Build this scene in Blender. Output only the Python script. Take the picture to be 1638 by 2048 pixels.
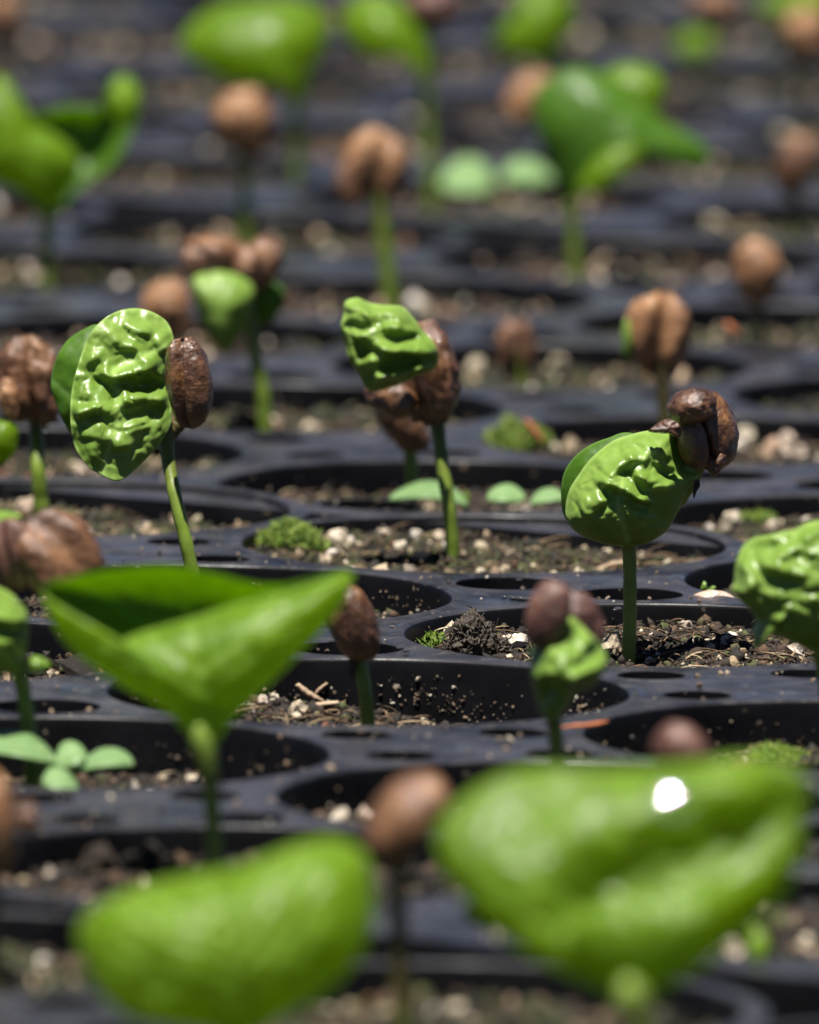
import bpy, bmesh, math, random
import numpy as np
from mathutils import Vector, Matrix, Euler, noise
from mathutils.geometry import delaunay_2d_cdt

# Units: 1 Blender unit = 1 cm. Everything below is laid out in millimetres and multiplied by MM.
MM = 0.1
sc = bpy.context.scene
for o in list(bpy.data.objects): bpy.data.objects.remove(o)
COL = sc.collection
sc.unit_settings.system = 'METRIC'; sc.unit_settings.scale_length = 0.01

# ------------------------------------------------------------------ camera
FPX, PITCH, DIST, ROLL = 31387.7, math.radians(6.77412), 1697.487, math.radians(-0.50768)
IW, IH = 1638.0, 2048.0
cam_d = bpy.data.cameras.new('camera'); cam = bpy.data.objects.new('camera', cam_d); COL.objects.link(cam)
CAMP = Vector((0, -DIST*math.cos(PITCH), DIST*math.sin(PITCH)))
fw = Vector((0, math.cos(PITCH), -math.sin(PITCH))); rt0 = Vector((1, 0, 0)); up0 = Vector((0, math.sin(PITCH), math.cos(PITCH)))
# image roll: picture x = u cos - v sin
rt = rt0*math.cos(ROLL) - up0*math.sin(ROLL); up = rt0*math.sin(ROLL) + up0*math.cos(ROLL)
M = Matrix((rt, up, -fw)).transposed().to_4x4(); M.translation = CAMP*MM
cam.matrix_world = M
cam_d.sensor_fit = 'HORIZONTAL'; cam_d.sensor_width = 36.0; cam_d.lens = 36.0*FPX/IW
cam_d.clip_start = 1.0; cam_d.clip_end = 200000.0
cam_d.dof.use_dof = True; cam_d.dof.focus_distance = 1601.0*MM
cam_d.dof.aperture_fstop = (cam_d.lens*1e-3)/(13.5*MM)     # 13.5 mm wide entrance pupil
sc.camera = cam

# ------------------------------------------------------------------ sky, sun, exposure
SUN_EL, SUN_AZ = math.radians(77), math.radians(203)     # azimuth: direction the light comes from, clockwise from +Y
world = bpy.data.worlds.new('World'); sc.world = world; world.use_nodes = True
wn = world.node_tree.nodes; wl = world.node_tree.links; bg = wn['Background']
sky = wn.new('ShaderNodeTexSky'); sky.sky_type = 'NISHITA'; sky.sun_disc = False
sky.sun_elevation = SUN_EL; sky.sun_rotation = SUN_AZ; sky.altitude = 1500.0; sky.air_density = 0.3; sky.dust_density = 0.1
wl.new(sky.outputs[0], bg.inputs[0]); bg.inputs[1].default_value = 0.05
sun_d = bpy.data.lights.new('sun', 'SUN'); sun_d.energy = 5.0; sun_d.angle = math.radians(0.53); sun_d.color = (1.0, 0.955, 0.88)
sun = bpy.data.objects.new('sun', sun_d); COL.objects.link(sun)
sdir = Vector((math.sin(SUN_AZ)*math.cos(SUN_EL), math.cos(SUN_AZ)*math.cos(SUN_EL), math.sin(SUN_EL)))
sun.rotation_euler = sdir.to_track_quat('Z', 'Y').to_euler()
sun.location = sdir*300
sc.view_settings.view_transform = 'Standard'; sc.view_settings.look = 'None'
sc.view_settings.exposure = 0.95; sc.view_settings.gamma = 1.0; sc.view_settings.use_curve_mapping = False
sc.render.engine = 'CYCLES'
sc.cycles.use_denoising = True
sc.cycles.max_bounces = 8; sc.cycles.transparent_max_bounces = 8
sc.cycles.sample_clamp_indirect = 6.0; sc.cycles.caustics_reflective = False; sc.cycles.caustics_refractive = False

# ------------------------------------------------------------------ placing helpers (millimetres)
def ray(px, py):
    u, v = px-IW/2, IH/2-py
    return (fw + rt*(u/FPX) + up*(v/FPX))
def at(px, py, Y):                                   # the point seen at px,py on the upright plane y = Y
    d = ray(px, py); t = (Y-CAMP.y)/d.y; return CAMP + d*t
def on_z(px, py, z):                                 # the point seen at px,py on the level plane z
    d = ray(px, py); t = (z-CAMP.z)/d.z; return CAMP + d*t
def scale_at(Y): return FPX/((Y-CAMP.y)*fw.y)        # px per mm near the ground

# ------------------------------------------------------------------ mesh helpers
def link(o, parent=None):
    COL.objects.link(o)
    if parent: o.parent = parent
    return o
def smooth(me, on=True):
    me.polygons.foreach_set('use_smooth', [on]*len(me.polygons))
def mesh(name, verts, faces, mat, sm=True):
    me = bpy.data.meshes.new(name)
    v = np.asarray(verts, dtype=float)*MM
    me.from_pydata(v.tolist() if len(v) else [], [], [list(f) for f in faces]); me.update()
    mats = mat if isinstance(mat, (list, tuple)) else [mat]
    for m in mats: me.materials.append(m)
    smooth(me, sm)
    return me
def obj(name, me, parent=None, loc=None):
    o = bpy.data.objects.new(name, me); link(o, parent)
    if loc is not None: o.location = Vector(loc)*MM
    return o
def tag(o, label, cat=None, group=None, kind=None):
    o['label'] = label
    if cat: o['category'] = cat
    if group: o['group'] = group
    if kind: o['kind'] = kind
    return o
def thing(name, label, cat, loc, group=None):
    o = bpy.data.objects.new(name, None); o.empty_display_size = 0.2; link(o); o.location = Vector(loc)*MM
    return tag(o, label, cat, group)
def child(name, verts, faces, mat, parent, sm=True):      # verts in world mm; stored relative to the parent's origin
    base = np.array(parent.location)/MM
    return obj(name, mesh(name, np.asarray(verts)-base, faces, mat, sm), parent)
def fbm(x, y, z=0.0, oct=4):
    return noise.fractal(Vector((x, y, z)), 1.0, 2.0, oct)

def catmull(pts, n, closed=True):
    P = np.array(pts, float); m = len(P); out = []
    segs = m if closed else m-1
    # even by arc length afterwards
    for i in range(segs):
        if closed: p0, p1, p2, p3 = P[(i-1) % m], P[i], P[(i+1) % m], P[(i+2) % m]
        else: p0, p1, p2, p3 = P[max(i-1, 0)], P[i], P[i+1], P[min(i+2, m-1)]
        for t in np.linspace(0, 1, 16, endpoint=False):
            out.append(0.5*((2*p1)+(-p0+p2)*t+(2*p0-5*p1+4*p2-p3)*t*t+(-p0+3*p1-3*p2+p3)*t**3))
    if not closed: out.append(P[-1])
    out = np.array(out)
    d = np.r_[0, np.cumsum(np.linalg.norm(np.diff(np.r_[out, out[:1]] if closed else out, axis=0), axis=1))]
    s = np.linspace(0, d[-1], n, endpoint=not closed)
    full = np.r_[out, out[:1]] if closed else out
    return np.stack([np.interp(s, d, full[:, k]) for k in range(P.shape[1])], 1)

def tube(points, radii, seg=14, cap=True):
    P = np.array(points, float); n = len(P)
    verts, faces = [], []
    for i in range(n):
        t = Vector(P[min(i+1, n-1)]-P[max(i-1, 0)]).normalized()
        a = t.cross(Vector((0, 1, 0)))
        if a.length < 1e-3: a = t.cross(Vector((1, 0, 0)))
        a.normalize(); b = t.cross(a)
        for k in range(seg):
            q = 2*math.pi*k/seg
            verts.append(Vector(P[i]) + (a*math.cos(q)+b*math.sin(q))*radii[i])
    for i in range(n-1):
        for k in range(seg):
            k2 = (k+1) % seg
            faces.append((i*seg+k, i*seg+k2, (i+1)*seg+k2, (i+1)*seg+k))
    if cap:
        faces.append(tuple(range(seg-1, -1, -1))); faces.append(tuple((n-1)*seg+k for k in range(seg)))
    return [tuple(v) for v in verts], faces

def ico(sub):
    bm = bmesh.new(); bmesh.ops.create_icosphere(bm, subdivisions=sub, radius=1.0)
    v = np.array([x.co[:] for x in bm.verts]); f = np.array([[q.index for q in p.verts] for p in bm.faces]); bm.free()
    return v, f
ICO1, ICO2, ICO3 = ico(1), ico(2), ico(3)

# ------------------------------------------------------------------ materials
def new_mat(name):
    m = bpy.data.materials.new(name); m.use_nodes = True
    nt = m.node_tree; return m, nt.nodes, nt.links, nt.nodes['Principled BSDF'], nt.nodes['Material Output']
def N(nodes, t, **kw):
    n = nodes.new(t)
    for k, v in kw.items():
        if k.startswith('i_'): n.inputs[k[2:].replace('_', ' ')].default_value = v
        else: setattr(n, k, v)
    return n
def ramp(nodes, links, src, stops):
    r = nodes.new('ShaderNodeValToRGB'); e = r.color_ramp.elements
    while len(e) > 1: e.remove(e[-1])
    e[0].position = stops[0][0]; e[0].color = (*stops[0][1], 1)
    for p, c in stops[1:]:
        x = e.new(p); x.color = (*c, 1)
    links.new(src, r.inputs[0]); return r
def fnoise(nodes, links, scale, detail=4, rough=0.55, coord='Object'):
    tc = nodes.new('ShaderNodeTexCoord'); n = nodes.new('ShaderNodeTexNoise')
    n.inputs['Scale'].default_value = scale; n.inputs['Detail'].default_value = detail; n.inputs['Roughness'].default_value = rough
    links.new(tc.outputs[coord], n.inputs['Vector']); return n
def gpos(nodes, links, scale, detail=4, rough=0.55):          # world-space noise so repeats do not repeat
    g = nodes.new('ShaderNodeNewGeometry'); n = nodes.new('ShaderNodeTexNoise')
    n.inputs['Scale'].default_value = scale; n.inputs['Detail'].default_value = detail; n.inputs['Roughness'].default_value = rough
    links.new(g.outputs['Position'], n.inputs['Vector']); return n
def bump(nodes, links, src, strength, dist, normal=None):
    b = nodes.new('ShaderNodeBump'); b.inputs['Strength'].default_value = strength; b.inputs['Distance'].default_value = dist
    links.new(src, b.inputs['Height'])
    if normal: links.new(normal, b.inputs['Normal'])
    return b
def mixc(nodes, links, fac, a, b, mode='MIX'):
    m = nodes.new('ShaderNodeMix'); m.data_type = 'RGBA'; m.blend_type = mode
    if hasattr(fac, 'is_linked'): links.new(fac, m.inputs[0])
    else: m.inputs[0].default_value = fac
    for s, v in ((m.inputs[6], a), (m.inputs[7], b)):
        if hasattr(v, 'is_linked'): links.new(v, s)
        else: s.default_value = (*v, 1)
    return m.outputs[2]

def mat_plastic(name, wall=False):
    m, n, l, p, o = new_mat(name)
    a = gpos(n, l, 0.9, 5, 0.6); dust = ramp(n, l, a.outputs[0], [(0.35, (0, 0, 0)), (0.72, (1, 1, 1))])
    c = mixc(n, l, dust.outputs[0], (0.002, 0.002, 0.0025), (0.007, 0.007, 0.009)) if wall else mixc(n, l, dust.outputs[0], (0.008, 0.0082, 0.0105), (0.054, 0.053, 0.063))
    if not wall:                                   # dried water marks and scuffs
        wm = gpos(n, l, 2.6, 8, 0.75); ws = ramp(n, l, wm.outputs[0], [(0.54, (0, 0, 0)), (0.60, (1, 1, 1)), (0.66, (0.25, 0.25, 0.25)), (0.75, (0.8, 0.8, 0.8))])
        wf = n.new('ShaderNodeMath'); wf.operation = 'MULTIPLY'; l.new(ws.outputs[0], wf.inputs[0]); wf.inputs[1].default_value = 0.55
        c = mixc(n, l, wf.outputs[0], c, (0.085, 0.080, 0.078))
    # dried dirt: small flecks and splashes stuck to the plastic
    g = n.new('ShaderNodeNewGeometry'); v = n.new('ShaderNodeTexVoronoi'); v.inputs['Scale'].default_value = 7.0 if not wall else 6.0
    mp = n.new('ShaderNodeMapping'); mp.inputs['Scale'].default_value = (1, 1, 1.0)
    wob = gpos(n, l, 9.0, 3); addv = n.new('ShaderNodeVectorMath'); addv.operation = 'MULTIPLY_ADD'
    l.new(wob.outputs[1], addv.inputs[0]); addv.inputs[1].default_value = (.12, .12, .12); l.new(g.outputs['Position'], addv.inputs[2])
    l.new(addv.outputs[0], v.inputs['Vector'])
    fleck = ramp(n, l, v.outputs['Distance'], [(0.10 if not wall else 0.13, (1, 1, 1)), (0.16 if not wall else 0.20, (0, 0, 0))])
    pick = gpos(n, l, 2.2, 3); pk = ramp(n, l, pick.outputs[0], [(0.54, (0, 0, 0)), (0.62, (1, 1, 1))])
    sel = n.new('ShaderNodeMath'); sel.operation = 'MULTIPLY'; l.new(fleck.outputs[0], sel.inputs[0]); l.new(pk.outputs[0], sel.inputs[1])
    tint = ramp(n, l, v.outputs['Color'], [(0.0, (0.08, 0.055, 0.035)), (0.6, (0.22, 0.17, 0.12)), (1.0, (0.5, 0.46, 0.4))])
    c = mixc(n, l, sel.outputs[0], c, tint.outputs[0])
    l.new(c, p.inputs['Base Color'])
    rr = gpos(n, l, 1.7, 4); r = n.new('ShaderNodeMapRange'); l.new(rr.outputs[0], r.inputs[0])
    r.inputs[1].default_value = 0.3; r.inputs[2].default_value = 0.7; r.inputs[3].default_value = 0.40 if wall else 0.20; r.inputs[4].default_value = 0.6 if wall else 0.5
    l.new(r.outputs[0], p.inputs['Roughness'])
    p.inputs['Specular IOR Level'].default_value = 0.12 if wall else 0.26
    w = gpos(n, l, 0.7, 2); b1 = bump(n, l, w.outputs[0], 0.35, 0.12)
    f = gpos(n, l, 14, 4, 0.65); b2 = bump(n, l, f.outputs[0], 0.25, 0.012, b1.outputs[0])
    b3 = bump(n, l, sel.outputs[0], 0.5, 0.015, b2.outputs[0]); l.new(b3.outputs[0], p.inputs['Normal'])
    return m
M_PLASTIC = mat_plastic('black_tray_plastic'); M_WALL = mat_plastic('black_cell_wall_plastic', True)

def mat_soil(name, green):
    m, n, l, p, o = new_mat(name)
    a = gpos(n, l, 6.0, 6, 0.7)
    c = ramp(n, l, a.outputs[0], [(0.32, (0.005, 0.004, 0.003)), (0.5, (0.018, 0.012, 0.008)), (0.68, (0.055, 0.035, 0.021))])
    g = gpos(n, l, 1.3, 3); gm = ramp(n, l, g.outputs[0], [(0.62-green*0.3, (0, 0, 0)), (0.74-green*0.25, (1, 1, 1))])
    gc = ramp(n, l, a.outputs[0], [(0.3, (0.012, 0.02, 0.005)), (0.6, (0.05, 0.07, 0.015)), (0.75, (0.10, 0.11, 0.03))])
    l.new(mixc(n, l, gm.outputs[0], c.outputs[0], gc.outputs[0]), p.inputs['Base Color'])
    p.inputs['Roughness'].default_value = 0.6; p.inputs['Specular IOR Level'].default_value = 0.4
    b = gpos(n, l, 12, 5, 0.7); l.new(bump(n, l, b.outputs[0], 0.9, 0.06).outputs[0], p.inputs['Normal'])
    return m
M_SOIL = [mat_soil('potting_soil_brown', 0.0), mat_soil('potting_soil_algae', 0.45)]
def mat_crumb(name, stops, rough=0.8):
    m, n, l, p, o = new_mat(name)
    g = n.new('ShaderNodeNewGeometry'); r = ramp(n, l, g.outputs['Random Per Island'], stops)
    a = gpos(n, l, 25, 4, 0.7); v = ramp(n, l, a.outputs[0], [(0.3, (0.45, 0.45, 0.45)), (0.7, (1.15, 1.15, 1.15))])
    l.new(mixc(n, l, 1.0, r.outputs[0], v.outputs[0], 'MULTIPLY'), p.inputs['Base Color'])
    p.inputs['Roughness'].default_value = rough
    l.new(bump(n, l, a.outputs[0], 0.8, 0.02).outputs[0], p.inputs['Normal'])
    return m
M_CRUMB = mat_crumb('peat_crumb', [(0, (0.006, 0.004, 0.0025)), (0.5, (0.019, 0.011, 0.006)), (0.74, (0.055, 0.030, 0.016)), (0.85, (0.12, 0.066, 0.035)), (0.90, (0.05, 0.065, 0.015)), (0.94, (0.08, 0.09, 0.02)), (0.96, (0.34, 0.25, 0.15)), (1.0, (0.62, 0.54, 0.4))])
M_CRUMB_G = mat_crumb('algae_crumb', [(0, (0.006, 0.006, 0.003)), (0.35, (0.018, 0.014, 0.006)), (0.55, (0.04, 0.045, 0.010)), (0.68, (0.075, 0.08, 0.016)), (0.74, (0.04, 0.024, 0.013)), (0.9, (0.11, 0.065, 0.034)), (0.97, (0.3, 0.24, 0.13)), (1.0, (0.6, 0.52, 0.38))])
M_FIBRE = mat_crumb('peat_fibre', [(0, (0.03, 0.018, 0.01)), (0.5, (0.12, 0.07, 0.035)), (0.85, (0.32, 0.22, 0.12)), (1, (0.5, 0.42, 0.28))])
def mat_perlite():
    m, n, l, p, o = new_mat('perlite_white')
    oi = n.new('ShaderNodeObjectInfo'); r = ramp(n, l, oi.outputs['Random'], [(0, (0.62, 0.56, 0.45)), (0.35, (0.45, 0.35, 0.23)), (0.7, (0.66, 0.62, 0.56)), (1, (0.38, 0.25, 0.17))])
    a = fnoise(n, l, 14, 5, 0.65); v = ramp(n, l, a.outputs[0], [(0.35, (0.35, 0.27, 0.15)), (0.52, (1, 1, 1))])
    l.new(mixc(n, l, 0.8, r.outputs[0], v.outputs[0], 'MULTIPLY'), p.inputs['Base Color']); p.inputs['Roughness'].default_value = 0.75
    l.new(bump(n, l, a.outputs[0], 0.8, 0.03).outputs[0], p.inputs['Normal'])
    return m
M_PERLITE = mat_perlite()

def mat_leaf(name, dark, mid, trans, tfac=0.42, rough=0.3, spec=0.5, coat=0.25, coat_r=0.12):
    m, n, l, p, o = new_mat(name)
    a = fnoise(n, l, 1.1, 4, 0.6); c = ramp(n, l, a.outputs[0], [(0.3, dark), (0.7, mid)])
    fine = fnoise(n, l, 9, 5, 0.65); fv = ramp(n, l, fine.outputs[0], [(0.3, (0.82, 0.85, 0.8)), (0.7, (1.12, 1.1, 1.1))])
    col = mixc(n, l, 1.0, c.outputs[0], fv.outputs[0], 'MULTIPLY')
    # paler veins, written per vertex by the leaf builder
    at_ = n.new('ShaderNodeAttribute'); at_.attribute_name = 'vein'
    col = mixc(n, l, at_.outputs['Fac'], col, tuple(min(1, x*1.35+0.05) for x in mid))
    l.new(col, p.inputs['Base Color'])
    rr = fnoise(n, l, 3.0, 3); rm = n.new('ShaderNodeMapRange'); l.new(rr.outputs[0], rm.inputs[0])
    rm.inputs[3].default_value = rough-0.08; rm.inputs[4].default_value = rough+0.14; l.new(rm.outputs[0], p.inputs['Roughness'])
    p.inputs['Specular IOR Level'].default_value = spec
    p.inputs['Coat Weight'].default_value = coat; p.inputs['Coat Roughness'].default_value = coat_r
    b = bump(n, l, fine.outputs[0], 0.18, 0.02); l.new(b.outputs[0], p.inputs['Normal'])
    t = n.new('ShaderNodeBsdfTranslucent'); l.new(mixc(n, l, 1.0, fv.outputs[0], trans, 'MULTIPLY'), t.inputs[0]); l.new(b.outputs[0], t.inputs['Normal'])
    mx = n.new('ShaderNodeMixShader'); mx.inputs[0].default_value = tfac
    l.new(p.outputs[0], mx.inputs[1]); l.new(t.outputs[0], mx.inputs[2]); l.new(mx.outputs[0], o.inputs[0])
    return m
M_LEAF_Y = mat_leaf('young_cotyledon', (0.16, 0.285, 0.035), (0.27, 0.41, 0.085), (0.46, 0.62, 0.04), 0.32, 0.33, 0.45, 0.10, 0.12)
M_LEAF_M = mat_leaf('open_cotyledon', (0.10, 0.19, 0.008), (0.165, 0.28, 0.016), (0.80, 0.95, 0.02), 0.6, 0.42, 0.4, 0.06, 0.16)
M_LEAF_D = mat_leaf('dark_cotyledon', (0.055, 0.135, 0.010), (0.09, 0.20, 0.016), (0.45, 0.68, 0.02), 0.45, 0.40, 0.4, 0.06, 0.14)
M_WEED = mat_leaf('weed_leaf', (0.19, 0.32, 0.12), (0.26, 0.40, 0.18), (0.3, 0.5, 0.12), 0.3, 0.4, 0.4, 0.15, 0.2)
def mat_stem():
    m, n, l, p, o = new_mat('seedling_stem')
    a = fnoise(n, l, 5, 4); c = ramp(n, l, a.outputs[0], [(0.3, (0.13, 0.20, 0.018)), (0.7, (0.21, 0.30, 0.035))])
    at_ = n.new('ShaderNodeAttribute'); at_.attribute_name = 'vein'
    l.new(mixc(n, l, at_.outputs['Fac'], c.outputs[0], (0.075, 0.06, 0.016)), p.inputs['Base Color'])  # brown mixed in for the shade that the seed heads cast
    p.inputs['Roughness'].default_value = 0.45; p.inputs['Subsurface Weight'].default_value = 0.25
    p.inputs['Subsurface Radius'].default_value = (0.06, 0.1, 0.02); p.inputs['Subsurface Scale'].default_value = 0.6
    l.new(bump(n, l, a.outputs[0], 0.3, 0.02).outputs[0], p.inputs['Normal'])
    return m
M_STEM = mat_stem()
def mat_seed(name, a0, a1, a2, rough=0.4, coat=0.35):
    m, n, l, p, o = new_mat(name)
    a = fnoise(n, l, 2.6, 5, 0.65); c = ramp(n, l, a.outputs[0], [(0.28, a0), (0.5, a1), (0.72, a2)])
    f = fnoise(n, l, 11, 5, 0.7); fv = ramp(n, l, f.outputs[0], [(0.35, (0.6, 0.55, 0.5)), (0.65, (1.15, 1.15, 1.15))])
    l.new(mixc(n, l, 1.0, c.outputs[0], fv.outputs[0], 'MULTIPLY'), p.inputs['Base Color'])
    rm = n.new('ShaderNodeMapRange'); l.new(f.outputs[0], rm.inputs[0]); rm.inputs[3].default_value = rough-0.14; rm.inputs[4].default_value = rough+0.2
    l.new(rm.outputs[0], p.inputs['Roughness'])
    p.inputs['Coat Weight'].default_value = coat; p.inputs['Coat Roughness'].default_value = 0.10
    p.inputs['Subsurface Weight'].default_value = 0.1; p.inputs['Subsurface Radius'].default_value = (0.1, 0.05, 0.02); p.inputs['Subsurface Scale'].default_value = 0.5
    b1 = bump(n, l, a.outputs[0], 0.5, 0.06); b2 = bump(n, l, f.outputs[0], 0.8, 0.03, b1.outputs[0]); l.new(b2.outputs[0], p.inputs['Normal']); l.new(b2.outputs[0], p.inputs['Coat Normal'])
    return m
M_HUSK = mat_seed('wet_brown_seed_coat', (0.02, 0.010, 0.006), (0.11, 0.045, 0.018), (0.32, 0.155, 0.055), 0.40, 0.75)
M_BEAN = mat_seed('brown_seed_coat', (0.035, 0.016, 0.008), (0.15, 0.065, 0.027), (0.36, 0.19, 0.09), 0.42, 0.45)
M_TAN = mat_seed('tan_seed_coat', (0.09, 0.036, 0.013), (0.30, 0.145, 0.062), (0.50, 0.285, 0.135), 0.42, 0.4)
M_PLUM = mat_seed('plum_brown_seed_coat', (0.05, 0.02, 0.016), (0.12, 0.05, 0.035), (0.22, 0.11, 0.07), 0.42, 0.4)
def mat_plain(name, c0, c1, rough=0.6, scale=6.0, trans=None, spec=0.5):
    m, n, l, p, o = new_mat(name)
    a = fnoise(n, l, scale, 5, 0.65); c = ramp(n, l, a.outputs[0], [(0.3, c0), (0.7, c1)])
    l.new(c.outputs[0], p.inputs['Base Color']); p.inputs['Roughness'].default_value = rough; p.inputs['Specular IOR Level'].default_value = spec
    l.new(bump(n, l, a.outputs[0], 0.6, 0.03).outputs[0], p.inputs['Normal'])
    return m
M_MOSS = mat_crumb('moss_green', [(0, (0.07, 0.14, 0.01)), (0.5, (0.14, 0.24, 0.015)), (0.9, (0.26, 0.34, 0.03)), (1, (0.3, 0.26, 0.06))], 0.6)
M_BARK = mat_plain('brown_bark', (0.10, 0.045, 0.022), (0.24, 0.11, 0.055), 0.6)
M_CHIP = mat_plain('orange_bark', (0.30, 0.085, 0.03), (0.5, 0.17, 0.07), 0.5)
M_TWIG = mat_plain('dry_twig', (0.22, 0.14, 0.08), (0.48, 0.36, 0.24), 0.7)
M_DARKBITS = mat_plain('dark_root_bits', (0.012, 0.008, 0.006), (0.05, 0.035, 0.02), 0.7)
M_PETAL = mat_plain('pale_dry_husk', (0.4, 0.27, 0.2), (0.6, 0.46, 0.38), 0.35)
M_GROUND = mat_plain('dark_bench_ground', (0.02, 0.018, 0.015), (0.05, 0.042, 0.034), 0.9, 0.05, spec=0.1)
def mat_water():
    m, n, l, p, o = new_mat('water_drop')
    p.inputs['Base Color'].default_value = (1, 1, 1, 1); p.inputs['Roughness'].default_value = 0.02; p.inputs['IOR'].default_value = 1.33
    p.inputs['Transmission Weight'].default_value = 1.0
    return m
M_WATER = mat_water()
M_BEAD = mat_plain('wet_bead', (0.03, 0.03, 0.035), (0.05, 0.05, 0.055), 0.06)

# ------------------------------------------------------------------ setting: the ground under the trays
g = obj('ground', mesh('ground', [(-4e5, -4e5, -62), (4e5, -4e5, -62), (4e5, 4e5, -62), (-4e5, 4e5, -62)], [(0, 1, 2, 3)], M_GROUND, False))
tag(g, 'dark ground far below the seed trays', kind='structure')

# ------------------------------------------------------------------ trays
ANG = math.radians(57.91939); PITCHMM = 55.0
U = np.array([math.cos(ANG), math.sin(ANG)]); Wv = np.array([-math.sin(ANG), math.cos(ANG)])

def lathe(profile, seg, cx=0, cy=0, rib=None):
    v, f = [], []
    for (r, z) in profile:
        for k in range(seg):
            a = 2*math.pi*k/seg; rr = r
            if rib and z < -1.2 and k % (seg//4) == rib: rr = r-0.35
            v.append((cx+rr*math.cos(a), cy+rr*math.sin(a), z))
    n = len(profile)
    for i in range(n-1):
        for k in range(seg):
            k2 = (k+1) % seg
            f.append((i*seg+k, i*seg+k2, (i+1)*seg+k2, (i+1)*seg+k))
    return v, f
CUPS = {}
def cup_mesh(R):
    if R not in CUPS:
        prof = [(R+1.75, 0.0), (R+1.5, 0.05), (R+1.25, 0.14), (R+0.8, 0.18), (R+0.3, 0.15), (R+0.08, 0.0), (R, -0.3), (R-0.1, -1.4), (R-0.45, -5), (R-1.2, -14), (R-3.2, -38), (R-4.5, -44)]
        v, f = lathe(prof, 96, rib=13)
        seg = 96; c = len(v); v.append((0, 0, -44.5)); b = (len(prof)-1)*seg
        f += [(b+k, b+(k+1) % seg, c) for k in range(seg)]
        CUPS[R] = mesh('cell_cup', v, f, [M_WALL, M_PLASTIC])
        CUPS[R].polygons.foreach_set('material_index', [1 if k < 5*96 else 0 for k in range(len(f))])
    return CUPS[R]

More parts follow.
